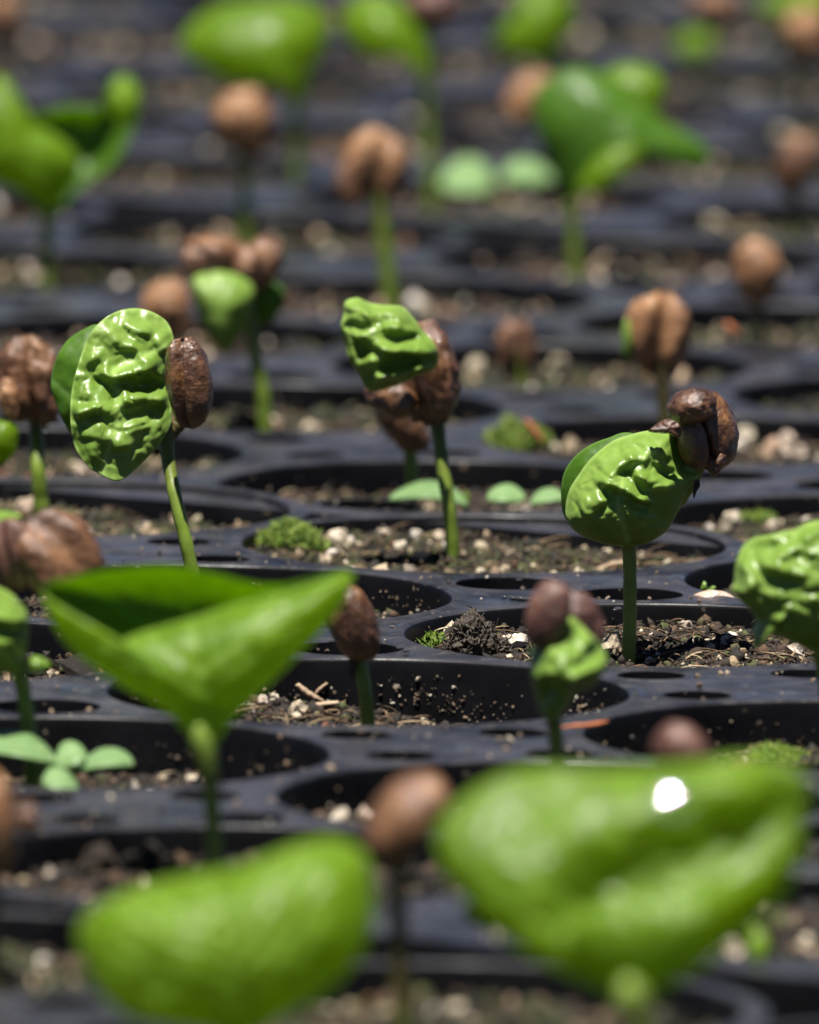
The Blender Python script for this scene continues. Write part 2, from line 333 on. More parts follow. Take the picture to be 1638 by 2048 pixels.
def make_tray(label, origin, rows, cols, R, z0, single_holes=(), scallop=True):
    """origin: centre of cell (0,0); rows run along U, cols along Wv; local frame is world-aligned and centred on origin."""
    t = thing('cell_tray', label, 'plant tray', (origin[0], origin[1], z0), 'black cell trays standing edge to edge')
    cells = {(i, j): i*PITCHMM*U + j*PITCHMM*Wv for i in rows for j in cols}
    verts, edges = [], []
    def loop(pts):
        b = len(verts); verts.extend([Vector((float(x), float(y))) for x, y in pts]); n = len(pts)
        edges.extend([(b+k, b+(k+1) % n) for k in range(n)])
    def circ(c, r, n):
        return [(c[0]+r*math.cos(2*math.pi*k/n), c[1]+r*math.sin(2*math.pi*k/n)) for k in range(n)]
    RO = R+1.75
    for c in cells.values(): loop(circ(c, RO, 64))
    holes = []
    for i in list(rows)[:-1]:
        for j in list(cols)[:-1]:
            c = (i+.5)*PITCHMM*U + (j+.5)*PITCHMM*Wv
            if j % 2 == 0: holes += [(c+10.3*U, 3.35), (c-10.3*U, 3.35), (c+11.6*Wv, 3.35), (c-11.6*Wv, 3.35)]
            else: holes += [(c+7.6*Wv, 5.4), (c-7.6*Wv, 5.4)]
    holes += [(np.array(h[:2]), h[2]) for h in single_holes]
    for c, r in holes: loop(circ(c, r+0.7, 24))
    # outline: straight front and sides, scalloped far edge that follows the last row of cells
    i0, i1 = min(rows), max(rows); j0, j1 = min(cols), max(cols)
    RS = R+2.3; out = []
    P2 = lambda a, b: tuple(a*U + b*Wv)
    if scallop:
        for j in range(j1, j0-1, -1):
            lim = math.acos(min(1, 2.0/RS)) if True else 1.2
            h = PITCHMM/2; x = math.sqrt(max(RS*RS-h*h, 0.01)); a0 = math.atan2(h, x)
            for k in range(24):
                a = a0 - 2*a0*k/23
                out.append(P2(i1*PITCHMM+RS*math.cos(a), j*PITCHMM+RS*math.sin(a)))
    else:
        out += [P2(i1*PITCHMM+29, j1*PITCHMM+30), P2(i1*PITCHMM+29, j0*PITCHMM-30)]
    out += [P2(i0*PITCHMM-29, j0*PITCHMM-30)]
    out += [P2(i0*PITCHMM-29, j1*PITCHMM+30)]
    clean = [out[0]]
    for q in out[1:]:
        if (q[0]-clean[-1][0])**2+(q[1]-clean[-1][1])**2 > 0.02: clean.append(q)
    ob = len(verts); loop(clean)
    vo, eo, fo, *_ = delaunay_2d_cdt(verts, edges, [], 0, 1e-4)
    poly = np.array(clean)
    V2 = np.array([v[:] for v in vo]); F = [f for f in fo]
    cen = np.array([V2[list(f)].mean(0) for f in F])
    keep = np.ones(len(F), bool)
    for c in cells.values(): keep &= ((cen-c)**2).sum(1) > (RO-0.04)**2
    for c, r in holes: keep &= ((cen-c)**2).sum(1) > (r+0.66)**2
    x, y = cen[:, 0], cen[:, 1]; inside = np.zeros(len(F), bool); n = len(poly)
    for k in range(n):
        (xa, ya), (xb, yb) = poly[k], poly[(k+1) % n]
        cond = ((ya > y) != (yb > y))
        xi = (xb-xa)*(y-ya)/(yb-ya if abs(yb-ya) > 1e-12 else 1e-12)+xa
        inside ^= cond & (x < xi)
    keep &= inside
    v3 = [(a, b, 0.0) for a, b in V2]; f3 = []
    for f, k in zip(F, keep):
        if k:
            a, b, c = V2[f[0]], V2[f[1]], V2[f[2]]
            f3.append(tuple(f) if np.cross(b-a, c-a) > 0 else tuple(f[::-1]))
    # turned-down outer lip
    b = len(v3); nb = len(poly)
    cc = poly.mean(0)
    for zz, off in ((0.0, 0.0), (-0.35, 0.25), (-5.0, 0.4)):
        for q in poly:
            d = (q-cc)/np.linalg.norm(q-cc); v3.append((q[0]+d[0]*off, q[1]+d[1]*off, zz))
    for s in range(2):
        for k in range(nb):
            k2 = (k+1) % nb; f3.append((b+s*nb+k, b+(s+1)*nb+k, b+(s+1)*nb+k2, b+s*nb+k2))
    # lips of the drain holes
    for c, r in holes:
        v, f = lathe([(r+0.7, 0.0), (r+0.5, 0.08), (r+0.25, 0.1), (r+0.03, 0.02), (r, -0.2), (r-0.1, -4.0), (r-0.8, -22.0)], 24, c[0], c[1])
        b = len(v3); v3 += v; f3 += [tuple(b+q for q in ff) for ff in f]
    me = mesh('top_plate', v3, f3, [M_PLASTIC, M_WALL])
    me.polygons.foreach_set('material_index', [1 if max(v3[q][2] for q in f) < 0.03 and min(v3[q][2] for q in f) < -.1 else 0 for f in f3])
    try:
        me.shade_smooth() ; me.set_sharp_from_angle(angle=math.radians(50))
    except Exception: pass
    obj('top_plate', me, t)
    for k, c in cells.items():
        px = (origin[0]+c[0]) ; py = origin[1]+c[1]
        half = 62+ (py+400)*0.03
        if abs(px) < half+95: obj('cell', cup_mesh(R), t, (c[0], c[1], 0))
    return {k: (origin[0]+c[0], origin[1]+c[1], z0) for k, c in cells.items()}

R1, R2 = 25.7, 24.5
A0 = np.array([7.9227, -28.9689]); O2 = np.array([3.5, 29.0])
h0 = on_z(735, 1010, -0.6)
T1 = make_tray('black plastic cell tray in focus, holding the three sharp wrinkled seedlings', A0, range(-4, 1), range(-6, 5), R1, 0.0)
T2 = make_tray('black plastic cell tray directly behind the sharp tray, its cells slightly blurred', O2, range(0, 5), range(-3, 8), R2, -0.6, single_holes=[(h0.x-O2[0], h0.y-O2[1], 5.3)])
O3 = O2 + (5*55+4)*U + 3*Wv
T3 = make_tray('heavily blurred black cell tray, second behind the sharp one', O3, range(0, 5), range(0, 11), R2, -0.6)
O4 = O3 + (5*55+5)*U - 4*Wv
T4 = make_tray('black cell tray across the top edge of the photo, farthest of all', O4, range(0, 5), range(3, 14), R2, -0.6)
O0 = np.array([3.2, -356.5])
T0 = make_tray('black cell tray nearest the camera, along the bottom edge', O0, range(-4, 1), range(-5, 4), R1, -0.4)

# ------------------------------------------------------------------ potting soil in the cells
rng = np.random.default_rng(7)
PERL = []
for k in range(6):
    v, f = ICO2; w = []
    for q in v:
        d = 1+0.55*noise.noise(Vector(q)*1.4+Vector((k*7.1, 3, 1)))+0.4*noise.noise(Vector(q)*3.1+Vector((k*3.3, 9, 1)))
        w.append(np.array(q)*d*np.array([1.15, 0.95, 0.85]))
    PERL.append(mesh('perlite_granule', np.array(w), f.tolist(), M_PERLITE, False))
CHIPS = []
for k in range(4):
    v, f = ICO1; w = [np.array(q)*np.array([1.6, 0.7, 0.4])*(1+0.4*noise.noise(Vector(q)*1.7+Vector((k*5.7, 1, 4)))) for q in v]
    CHIPS.append(mesh('bark_chip', np.array(w), f.tolist(), M_BARK if k % 2 else M_TWIG, False))

def rand_rot(n):
    q = rng.normal(size=(n, 4)); q /= np.linalg.norm(q, axis=1)[:, None]; a, b, c, d = q.T
    return np.stack([np.stack([1-2*(c*c+d*d), 2*(b*c-a*d), 2*(b*d+a*c)], -1), np.stack([2*(b*c+a*d), 1-2*(b*b+d*d), 2*(c*d-a*b)], -1), np.stack([2*(b*d-a*c), 2*(c*d+a*b), 1-2*(b*b+c*c)], -1)], 1)
def scatter(tmpl, P, S):
    v, f = tmpl; n = len(P); Rm = rand_rot(n)
    jit = 1+0.3*rng.normal(size=(n, len(v), 1)).clip(-1, 1)
    st = rng.uniform(0.45, 1.7, size=(n, 1, 3))
    q = np.einsum('nij,nkj->nki', Rm, v[None]*jit*st)*S[:, None, None]+P[:, None, :]
    F = (f[None]+(np.arange(n)*len(v))[:, None, None]).reshape(-1, 3)
    return q.reshape(-1, 3), F
class Soil:
    def __init__(s, cx, cy, R, depth, slope=(0, 0), mounds=(), rough=0.5, seed=0):
        s.c = (cx, cy); s.R = R; s.d = depth; s.sl = slope; s.m = mounds; s.r = rough; s.seed = seed
    def h(s, x, y):
        dx, dy = x-s.c[0], y-s.c[1]
        z = -s.d + s.sl[0]*dx/25 + s.sl[1]*dy/25
        for mx, my, a, w in s.m: z += a*math.exp(-((x-mx)**2+(y-my)**2)/(2*w*w))
        z += s.r*1.3*noise.noise(Vector((x*0.16, y*0.16, s.seed))) + s.r*0.7*noise.noise(Vector((x*0.5, y*0.5, s.seed+5)))
        return z
    def at(s, px, py):
        z = 0.6                                   # walk down the line of sight until it meets the soil
        for _ in range(160):
            p = on_z(px, py, z)
            if s.h(p.x, p.y) >= z: break
            z -= 0.06
        return Vector((p.x, p.y, s.h(p.x, p.y)))
SOILS = {}
SHARED = {}
def make_soil(key, cell, label, R, depth, slope=(0, 0), mounds=(), rough=0.5, mat=0, crumbs=1800*2, fibres=120, perl=(), nperl=10, chips=4, group='potting soil plugs in the tray cells', near=True, seed=None):
    cx, cy, z0 = cell; seed = (len(SOILS)*3.7) if seed is None else seed
    S = Soil(cx, cy, R, depth-z0*0, slope, mounds, rough, seed); SOILS[key] = S
    Rd = R-0.25-depth*0.08; crumbs = int(crumbs*(2.3 if near else 1))
    shared = None if near else (round(seed) % 3, mat)
    base = Vector((cx, cy, z0))
    if shared is None or shared not in SHARED:
        nr, ns = (44, 96) if near else (20, 48)
        v = [(0, 0, S.h(cx, cy))]; f = []
        for i in range(1, nr+1):
            r = Rd*i/nr
            for k in range(ns):
                a = 2*math.pi*k/ns; x, y = r*math.cos(a), r*math.sin(a); v.append((x, y, S.h(cx+x, cy+y)))
        f += [(0, 1+k, 1+(k+1) % ns) for k in range(ns)]
        for i in range(nr-1):
            for k in range(ns):
                k2 = (k+1) % ns; a = 1+i*ns; b = a+ns; f.append((a+k, b+k, b+k2, a+k2))
        me = mesh('soil_plug', v, f, M_SOIL[mat])
        rr = Rd*np.sqrt(rng.uniform(0, 1, crumbs)); aa = rng.uniform(0, 2*math.pi, crumbs)
        sz = (np.exp(rng.normal(-1.55, 0.5, crumbs)) if near else np.exp(rng.normal(-0.9, 0.5, crumbs))).clip(0.08, 0.6 if near else 1.3)
        P = np.stack([rr*np.cos(aa), rr*np.sin(aa), np.zeros(crumbs)], 1)
        for k in range(crumbs): P[k, 2] = S.h(cx+P[k, 0], cy+P[k, 1])+sz[k]*0.25
        cv, cf = scatter(ICO1, P, sz)
        # fibres: thin bent three-sided strands
        fv, ff = [], []
        for k in range(fibres):
            r = Rd*0.95*math.sqrt(rng.uniform()); a = rng.uniform(0, 6.28); x, y = r*math.cos(a), r*math.sin(a)
            L = rng.uniform(1.2, 4.5); d = rng.uniform(0, 6.28); bend = rng.uniform(-0.6, 0.6); rise = rng.uniform(-0.1, 0.35)
            pts = []
            for q in range(5):
                t = q/4; dd = d+bend*t
                X, Y = x+math.cos(dd)*L*(t-.5), y+math.sin(dd)*L*(t-.5)
                pts.append((X, Y, S.h(cx+x, cy+y)+0.35+rise*L*t+0.25*math.sin(3*t)))
            tv, tf = tube(pts, [0.09, 0.13, 0.12, 0.1, 0.05], 3)
            b = len(fv); fv += tv; ff += [tuple(b+q for q in w) for w in tf]
        cm = mesh('peat_crumbs', cv, cf.tolist(), M_CRUMB_G if mat else M_CRUMB, near); fm = mesh('peat_fibres', fv, ff, M_FIBRE) if fibres else None
        if shared is not None: SHARED[shared] = (me, cm, fm)
    else: me, cm, fm = SHARED[shared]
    o = obj('soil_plug', me, None, base); tag(o, label, 'soil plug', group)
    if not near: o.rotation_euler = (0, 0, 0)
    c = obj('peat_crumbs', cm, o); c['kind'] = 'stuff'
    if fm: c = obj('peat_fibres', fm, o); c['kind'] = 'stuff'
    def piece(me, x, y, z, s):
        q = obj(me.name.split('.')[0], me, o, (x-cx, y-cy, z)); q.scale = (s*rng.uniform(.85, 1.2), s*rng.uniform(.85, 1.2), s*rng.uniform(.8, 1.1)); q.rotation_euler = tuple(rng.uniform(0, 6.28, 3))
    for (px, py, d) in perl:
        p = S.at(px, py); s = d/scale_at(p.y)/2
        if (p.x-cx)**2+(p.y-cy)**2 < (Rd-0.5*s)**2: piece(PERL[rng.integers(6)], p.x, p.y, p.z+s*0.45, s)
    for k in range(nperl):
        r = Rd*0.93*math.sqrt(rng.uniform()); a = rng.uniform(0, 6.28); x, y = cx+r*math.cos(a), cy+r*math.sin(a); s = math.exp(rng.normal(-0.75, 0.4)) if not near else math.exp(rng.normal(-0.55, 0.35))
        piece(PERL[rng.integers(6)], x, y, S.h(x, y)+s*0.4, s)
    for k in range(chips):
        r = Rd*0.9*math.sqrt(rng.uniform()); a = rng.uniform(0, 6.28); x, y = cx+r*math.cos(a), cy+r*math.sin(a); s = rng.uniform(0.4, 0.9)*(1 if near else 1.15)
        piece(CHIPS[rng.integers(4)], x, y, S.h(x, y)+s*0.3, s)
    return o

def gp(px, py, z): p = on_z(px, py, z); return (p.x, p.y)
make_soil('A', T1[0, 0], 'mossy soil plug round the stem of the middle sharp seedling', R1, 2.4, (0, 0.3), [(*gp(560, 1075, -1), 1.6, 6), (*gp(840, 1110, -2), -1.2, 3)], 0.7, 1, 2600, 220,
    [(672, 1092, 42), (700, 1092, 26), (664, 1118, 30), (597, 1116, 20), (790, 1062, 34), (830, 1083, 27), (800, 1102, 30), (765, 1072, 24), (937, 1046, 26), (880, 1048, 24), (882, 1085, 30), (880, 1068, 26), (650, 1132, 30), (1213, 1111, 19), (690, 1134, 18), (815, 1070, 20), (1110, 1085, 18), (1010, 1145, 22), (960, 1148, 18), (1160, 1150, 20)], 14, 10)
make_soil('B', T1[-2, -1], 'sunken soil plug with twigs below the speckled cell wall', R1, 6.6, (-0.8, 0), [(*gp(560, 1400, -4), 2.6, 9)], 0.6, 0, 2600, 320,
    [(596, 1437, 40), (525, 1412, 28), (548, 1403, 24), (640, 1420, 14), (500, 1430, 18)], 8, 8)
make_soil('C', T1[-1, -1], 'crumbly soil plug with a dark root lump, round the stem of the right sharp seedling', R1, 2.9, (0.2, 0.4), [(*gp(945, 1290, -2), 1.4, 4), (*gp(1420, 1290, -2), 1.0, 6)], 0.6, 0, 3000, 300,
    [(1032, 1297, 44), (1018, 1292, 26), (1225, 1310, 52), (1220, 1297, 34), (1373, 1262, 26), (1330, 1275, 16), (1303, 1277, 14), (1452, 1285, 26), (1462, 1278, 24), (1447, 1296, 18), (1288, 1320, 17), (1317, 1317, 14), (1420, 1302, 20), (1395, 1295, 14), (1440, 1325, 16), (1300, 1330, 22), (1465, 1331, 22), (1500, 1263, 20), (1592, 1318, 40), (905, 1300, 14), (955, 1296, 16)], 12, 10)
make_soil('D', T1[-1, 0], 'soil plug with white grains beside the left sharp seedling stem', R1, 3.4, (-0.9, -0.2), [(*gp(480, 1170, -2), 1.0, 5)], 0.6, 0, 2200, 200,
    [(803, 1228, 30), (838, 1219, 34), (857, 1215, 28), (815, 1240, 22), (258, 1147, 28), (350, 1150, 14), (490, 1165, 16), (440, 1160, 14), (770, 1235, 14)], 10, 10)
make_soil('F', T1[0, 1], 'greenish soil plug left, behind the left sharp seedling', R1, 3.0, (-0.4, 0.6), [], 0.7, 1, 1800, 120,
    [(460, 1044, 32), (425, 1042, 30), (480, 1048, 22), (62, 1015, 26), (40, 1022, 20), (285, 1060, 22), (90, 1010, 18), (350, 1050, 16)], 10, 8)
make_soil('G', T1[-3, -1], 'deep soil plug with a pale weed seedling, lower left', R1, 5.6, (0, -0.6), [(*gp(250, 1560, -5), 0.8, 6)], 0.5, 0, 1800, 120, [(270, 1580, 24), (385, 1570, 28), (470, 1548, 20)], 8, 8)
make_soil('H', T1[-3, -2], 'soil plug below the round seed in the front middle cell', R1, 4.6, (0, 0), [(*gp(700, 1640, -4), 1.0, 5)], 0.5, 0, 1500, 100, [(705, 1600, 30), (720, 1625, 26), (730, 1640, 30), (1025, 1575, 26), (1010, 1590, 26), (660, 1625, 22)], 8, 6)
make_soil('I', T1[-2, -2], 'soil plug with yellow moss in the right-hand cell, behind the biggest front leaf', R1, 5.2, (1.2, -0.3), [(*gp(1560, 1510, -4), 1.2, 7)], 0.6, 1, 1800, 160, [(1625, 1450, 26), (1570, 1468, 18), (1590, 1475, 18), (1535, 1480, 16), (1555, 1540, 14), (1610, 1465, 20)], 10, 8)
make_soil('E', T2[0, 0], 'shaded soil plug with pale weed leaves, behind the middle sharp seedling', R2, 3.6, (0, 0), [], 0.6, 0, 1600, 100, [(632, 963, 40), (735, 975, 40), (700, 978, 24), (870, 950, 40)], 10, 8)
make_soil('J', T2[1, 0], 'soil plug with bright yellow moss, behind the right sharp seedling', R2, 3.2, (0.3, 0.2), [(*gp(1030, 884, -1.4), 2.3, 6)], 0.7, 0, 1500, 80, [(1490, 880, 42), (1545, 900, 40), (1575, 885, 36), (1600, 905, 28), (1235, 860, 26)], 14, 12)
make_soil('N', T2[0, -1], 'green algae-covered soil plug at the right edge, behind the tray rim', R2, 3.0, (0, 0.5), [], 0.6, 1, 1500, 80, [(1540, 995, 44), (1490, 1022, 26), (1545, 1053, 28), (1392, 1042, 32), (1420, 1052, 20), (1610, 1040, 24)], 10, 8)
for nm, cells, R in (('t1', T1, R1), ('t2', T2, R2), ('t3', T3, R2), ('t4', T4, R2), ('t0', T0, R1)):
    for (i, j), c in cells.items():
        if any((c[0]-s.c[0])**2+(c[1]-s.c[1])**2 < 1 for s in SOILS.values()): continue
        half = (c[1]-CAMP.y)*0.0263
        if abs(c[0]) > half+78 or c[1] > 760 or c[1] < -445: continue
        front = c[1] < -100
        lab = ('blurred potting soil plug in a cell between the camera and the sharp seedlings' if front else 'blurred potting soil plug in a cell of the trays beyond the sharp seedlings')
        make_soil((nm, i, j), c, lab, R, 2.4 if c[1] > 0 else 3.4, (0, 0), [], 1.1, int(rng.integers(0, 2) == 0), 1700, 0, (), 15, 14, group='blurred soil plugs in front' if front else 'blurred soil plugs behind', near=False, seed=float(rng.integers(0, 3)))

# dirt splashed on the walls and webs: real little flecks that catch the sun
M_FLECK = mat_crumb('dirt_fleck', [(0, (0.05, 0.032, 0.02)), (0.4, (0.2, 0.13, 0.08)), (0.75, (0.4, 0.3, 0.2)), (1, (0.7, 0.65, 0.55))], 0.6)
def wall_flecks(key, n):
    S = SOILS[key]; o = [q for q in COL.objects if q.name.startswith('soil_plug') and abs(q.location.x/MM-S.c[0]) < .1 and abs(q.location.y/MM-S.c[1]) < .1][0]
    a = rng.uniform(.25, 2.9, n); cl = np.array([noise.noise(Vector((q*3.1, S.seed, 0))) for q in a])
    z = -rng.beta(2.6, .9, n)*(S.d+.4)*np.clip(.75+cl*.6, .2, 1)-.5; z = -(S.d+.6)-z*1.0 if False else z
    r = S.R-.12-np.abs(z)*.09
    P = np.stack([r*np.cos(a), r*np.sin(a), z], 1); sz = np.exp(rng.normal(-2.8, .6, n)).clip(.03, .24)
    v, f = scatter(ICO1, P, sz); c = obj('dirt_flecks', mesh('dirt_flecks', v, f.tolist(), M_FLECK, False), o); c['kind'] = 'stuff'
for k_, n_ in (('B', 620), ('C', 110), ('D', 150), ('G', 120), ('H', 100), ('I', 160), ('A', 90), ('F', 80), ('E', 80)): wall_flecks(k_, n_)
def web_flecks(cells, R, n):
    ks = list(cells); P = []
    tray = [q for q in COL.objects if q.name.startswith('cell_tray') and abs(q.location.x/MM-cells[0, 0][0]) < .1 and abs(q.location.y/MM-cells[0, 0][1]) < .1][0]
    C = np.array([c[:2] for c in cells.values()])
    while len(P) < n:
        y = rng.uniform(-330, 60); x = rng.uniform(-52, 52)
        if cells is T1 and (((C-(x, y))**2).sum(1).min() > (R+.3)**2) and (((C-(x, y))**2).sum(1).min() < 38**2): P.append((x-cells[0, 0][0], y-cells[0, 0][1], .1))
    P = np.array(P); v, f = scatter(ICO1, P, np.exp(rng.normal(-2.1, .5, n)).clip(.05, .5)); c = obj('dirt_flecks', mesh('dirt_flecks', v, f.tolist(), M_FLECK, False), tray); c['kind'] = 'stuff'
web_flecks(T1, R1, 420)

# ------------------------------------------------------------------ plant builders
def seg_dist(X, Z, a, b):
    ax, az = a; bx, bz = b; dx, dz = bx-ax, bz-az; L = dx*dx+dz*dz+1e-9
    t = np.clip(((X-ax)*dx+(Z-az)*dz)/L, 0, 1)
    return np.hypot(X-ax-t*dx, Z-az-t*dz)
def leaf_veins(base, tip, n=5, wide=.5):
    b, t = np.array(base, float), np.array(tip, float); ax = t-b; L = np.linalg.norm(ax); ax /= L; nn = np.array([-ax[1], ax[0]])
    bow = nn*L*.06; mid = [tuple(b+ax*L*q+bow*math.sin(math.pi*q)) for q in np.linspace(0, 1, 7)]; out = [mid]
    for k in range(n):
        q = .12+.74*k/n; o = b+ax*L*q+bow*math.sin(math.pi*q)
        for sg in (-1, 1):
            w = wide*L*(1-.45*q); out.append([tuple(o), tuple(o+nn*sg*w*.5+ax*w*.28), tuple(o+nn*sg*w+ax*w*.75)])
    return out
def leaf(parent, outline, Y, mat, bulge=3.0, tilt=0.0, ridges=(), valleys=(), veins=(), center=None, power=0.75, namp=0.25, nfreq=0.35, edge=0.3, rings=34, seg=150, thick=0.18, name='cotyledon', lean=0.0, seed=0, vamp=0.15, sig=0.55, pillow=0.0, pfreq=0.36):
    """A blade whose outline is given in picture pixels on the upright plane y = Y, cupped in depth by bulge (towards the camera when positive)."""
    o = catmull([tuple(at(x, y, Y))[::2] for x, y in outline], seg)
    c = o.mean(0) if center is None else np.array(tuple(at(*center, Y))[::2])
    zb = o[:, 1].min()
    rho = np.linspace(0, 1, rings+1)[1:]**0.85
    X = np.r_[c[0], (c[0]+(o[None, :, 0]-c[0])*rho[:, None]).ravel()]; Z = np.r_[c[1], (c[1]+(o[None, :, 1]-c[1])*rho[:, None]).ravel()]
    Rr = np.r_[0, np.repeat(rho, seg)]; TH = np.r_[0, np.tile(np.linspace(0, 2*math.pi, seg, endpoint=False), rings)]
    d = bulge*(1-Rr**2).clip(0, 1)**power
    d = d + edge*Rr**3*(np.sin(5*TH+seed)*0.6+np.sin(9*TH+2*seed)*0.4)
    vein = np.zeros_like(X)
    wx = np.array([noise.noise_vector(Vector((x*.45, z*.45, seed+1.7))) for x, z in zip(X, Z)]); X0, Z0 = X, Z; X = X+wx[:, 0]*0.55; Z = Z+wx[:, 1]*0.55
    tomm = lambda q: tuple(at(q[0], q[1], Y))[::2]
    fade = np.clip((1-Rr)*6, 0.25, 1)
    for lst, sg in ((ridges, 1), (valleys, -1)):
        for r in lst:
            a = r[-1] if not isinstance(r[-1], tuple) else 0.7
            pts = [q for q in r if isinstance(q, tuple)]
            dd = np.min([seg_dist(X, Z, tomm(pts[k]), tomm(pts[k+1])) for k in range(len(pts)-1)], axis=0)
            d = d + sg*a*np.exp(-dd**2/(2*sig**2))*fade
    X, Z = X0, Z0
    if pillow:
        for q in range(len(X)):
            ds, _ = noise.voronoi(Vector(((X[q]*0.8+Z[q]*0.12+wx[q, 0]*.9)*pfreq, (Z[q]*1.25+wx[q, 1]*.9)*pfreq, seed*1.3)))
            e = ds[1]-ds[0]; d[q] += pillow*(1-math.exp(-(e/.35)**1.3))*fade[q]
            ds, _ = noise.voronoi(Vector((X[q]*.95+wx[q, 1], Z[q]*1.05+wx[q, 0], seed*2.1))); d[q] += .13*min(1, (ds[1]-ds[0])*1.4)
    for r in veins:
        dd = np.min([seg_dist(X, Z, tomm(r[k]), tomm(r[k+1])) for k in range(len(r)-1)], axis=0)
        e = np.exp(-dd**2/(2*0.22**2)); d = d - vamp*np.exp(-dd**2/(2*0.4**2)); vein = np.maximum(vein, e*0.8)
    nz = np.array([noise.fractal(Vector((x*nfreq, z*nfreq, seed*3.1)), 1.0, 2.0, 3) for x, z in zip(X, Z)])
    d = d + namp*nz
    vein = np.maximum(vein, np.clip((Rr-0.95)*14, 0, 0.8))
    Yv = Y + tilt*(Z-zb) - d + lean*(X-c[0])
    # thickness: a second skin behind the first
    F = [(0, 1+(k+1) % seg, 1+k) for k in range(seg)]
    for i in range(rings-1):
        a = 1+i*seg; b = a+seg
        F += [(a+k, a+(k+1) % seg, b+(k+1) % seg, b+k) for k in range(seg)]
    V1 = np.stack([X, Yv, Z], 1); n1 = len(V1)
    V2 = V1.copy(); V2[:, 1] += thick*np.clip((1-Rr)*10, 0.35, 1)
    F2 = [tuple(n1+q for q in f[::-1]) for f in F]
    e = 1+(rings-1)*seg
    FE = [(e+k, e+(k+1) % seg, n1+e+(k+1) % seg, n1+e+k) for k in range(seg)]
    ob = child(name, np.r_[V1, V2], F+F2+FE, mat, parent)
    bm = bmesh.new(); bm.from_mesh(ob.data); bmesh.ops.recalc_face_normals(bm, faces=bm.faces); bm.to_mesh(ob.data); bm.free(); smooth(ob.data)
    at_ = ob.data.attributes.new('vein', 'FLOAT', 'POINT'); at_.data.foreach_set('value', np.r_[vein, vein*0.7].astype(np.float32))
    return ob
def stem(parent, pts, Y, r=0.72, shade_top=0.0, dy=None, flare=1.0, name='stem'):
    P = []
    for k, q in enumerate(pts):
        yy = Y if dy is None else Y+dy[k]
        rr = (q[2] if len(q) > 2 else r); p = at(q[0], q[1], yy); P.append((*p, rr))
    P = catmull(P, 26, closed=False)
    v, f = tube(P[:, :3], P[:, 3]*(1+0.04*np.sin(np.arange(26)*1.7)), 16)
    o = child(name, v, f, M_STEM, parent)
    t = np.repeat(np.linspace(0, 1, 26), 16)           # 0 at the foot, 1 at the top
    a = o.data.attributes.new('vein', 'FLOAT', 'POINT'); a.data.foreach_set('value', (np.clip((t-0.45)/0.5, 0, 1) if shade_top < 1 else np.clip(t*2+.35, 0, 1)).astype(np.float32)*shade_top)  # painted head shade
    return o
def bean(parent, px, py, Y, w, h, mat, rot=0.0, turn=0.0, nod=0.0, depth=0.8, groove=0.9, wrinkle=0.18, seed=0, name='seed', flat=0.65, gw=0.16, lump=0.0):
    """A coffee-like seed: w x h picture pixels, one flatter face with a furrow that faces the camera when turn = 0; rot leans it in the picture plane."""
    s = scale_at(Y); a, c = w/s/2, h/s/2; b = a*depth
    nu, nv = 72, 48; V = []; F = []
    for i in range(nv+1):
        th = math.pi*i/nv
        for k in range(nu):
            ph = 2*math.pi*k/nu
            sn = math.sin(th)**0.86; x, y, z = sn*math.cos(ph), sn*math.sin(ph), math.cos(th)
            sx = math.copysign(abs(x)**0.9, x)
            fy = y*(flat if y < 0 else 1.0)
            front = max(0.0, -y)
            bend = 0.10*math.sin(2.2*z+seed)
            g = groove*math.exp(-((x-bend)/gw)**2)*min(1, front*2.2)
            lip = 0.25*groove*math.exp(-((abs(x-bend)-2.1*gw)/(gw*1.1))**2)*min(1, front*2)
            n = wrinkle*(0.45*noise.noise(Vector((x*1.3, y*1.3, z*1.7+seed*2.3)))+0.30*noise.noise(Vector((x*3.3, y*3.3, z*2.6+seed)))+0.30*noise.fractal(Vector((x*6, y*6, z*4+seed)), 1.0, 2.0, 3)-0.5*abs(noise.noise(Vector((x*2.3+seed, y*2.3, z*1.6))))) + lump*noise.noise(Vector((x*1.1, y*1.1+seed, z*1.1)))
            m = 1+n*0.6
            V.append(((sx*a)*m, (fy*b+(g-lip)*b*0.55)*m, z*c*m))
    for i in range(nv):
        for k in range(nu):
            k2 = (k+1) % nu; F.append((i*nu+k, (i+1)*nu+k, (i+1)*nu+k2, i*nu+k2))
    Rm = np.array(Euler((0, -rot, 0)).to_matrix() @ Euler((nod, 0, 0)).to_matrix() @ Euler((0, 0, turn)).to_matrix())
    cc = np.array(at(px, py, Y)); V = np.array(V)@Rm.T+cc
    o = child(name, V, F, mat, parent)
    bm = bmesh.new(); bm.from_mesh(o.data); bmesh.ops.remove_doubles(bm, verts=bm.verts, dist=1e-5); bmesh.ops.recalc_face_normals(bm, faces=bm.faces); bm.to_mesh(o.data); bm.free(); smooth(o.data)
    return o
def plant(label, px, py, Y, z=-3.0, cat='seedling', group='coffee seedlings in the trays', name='seedling'):
    p = at(px, py, Y); return thing(name, label, cat, (p.x, Y, z), group)
R = math.radians

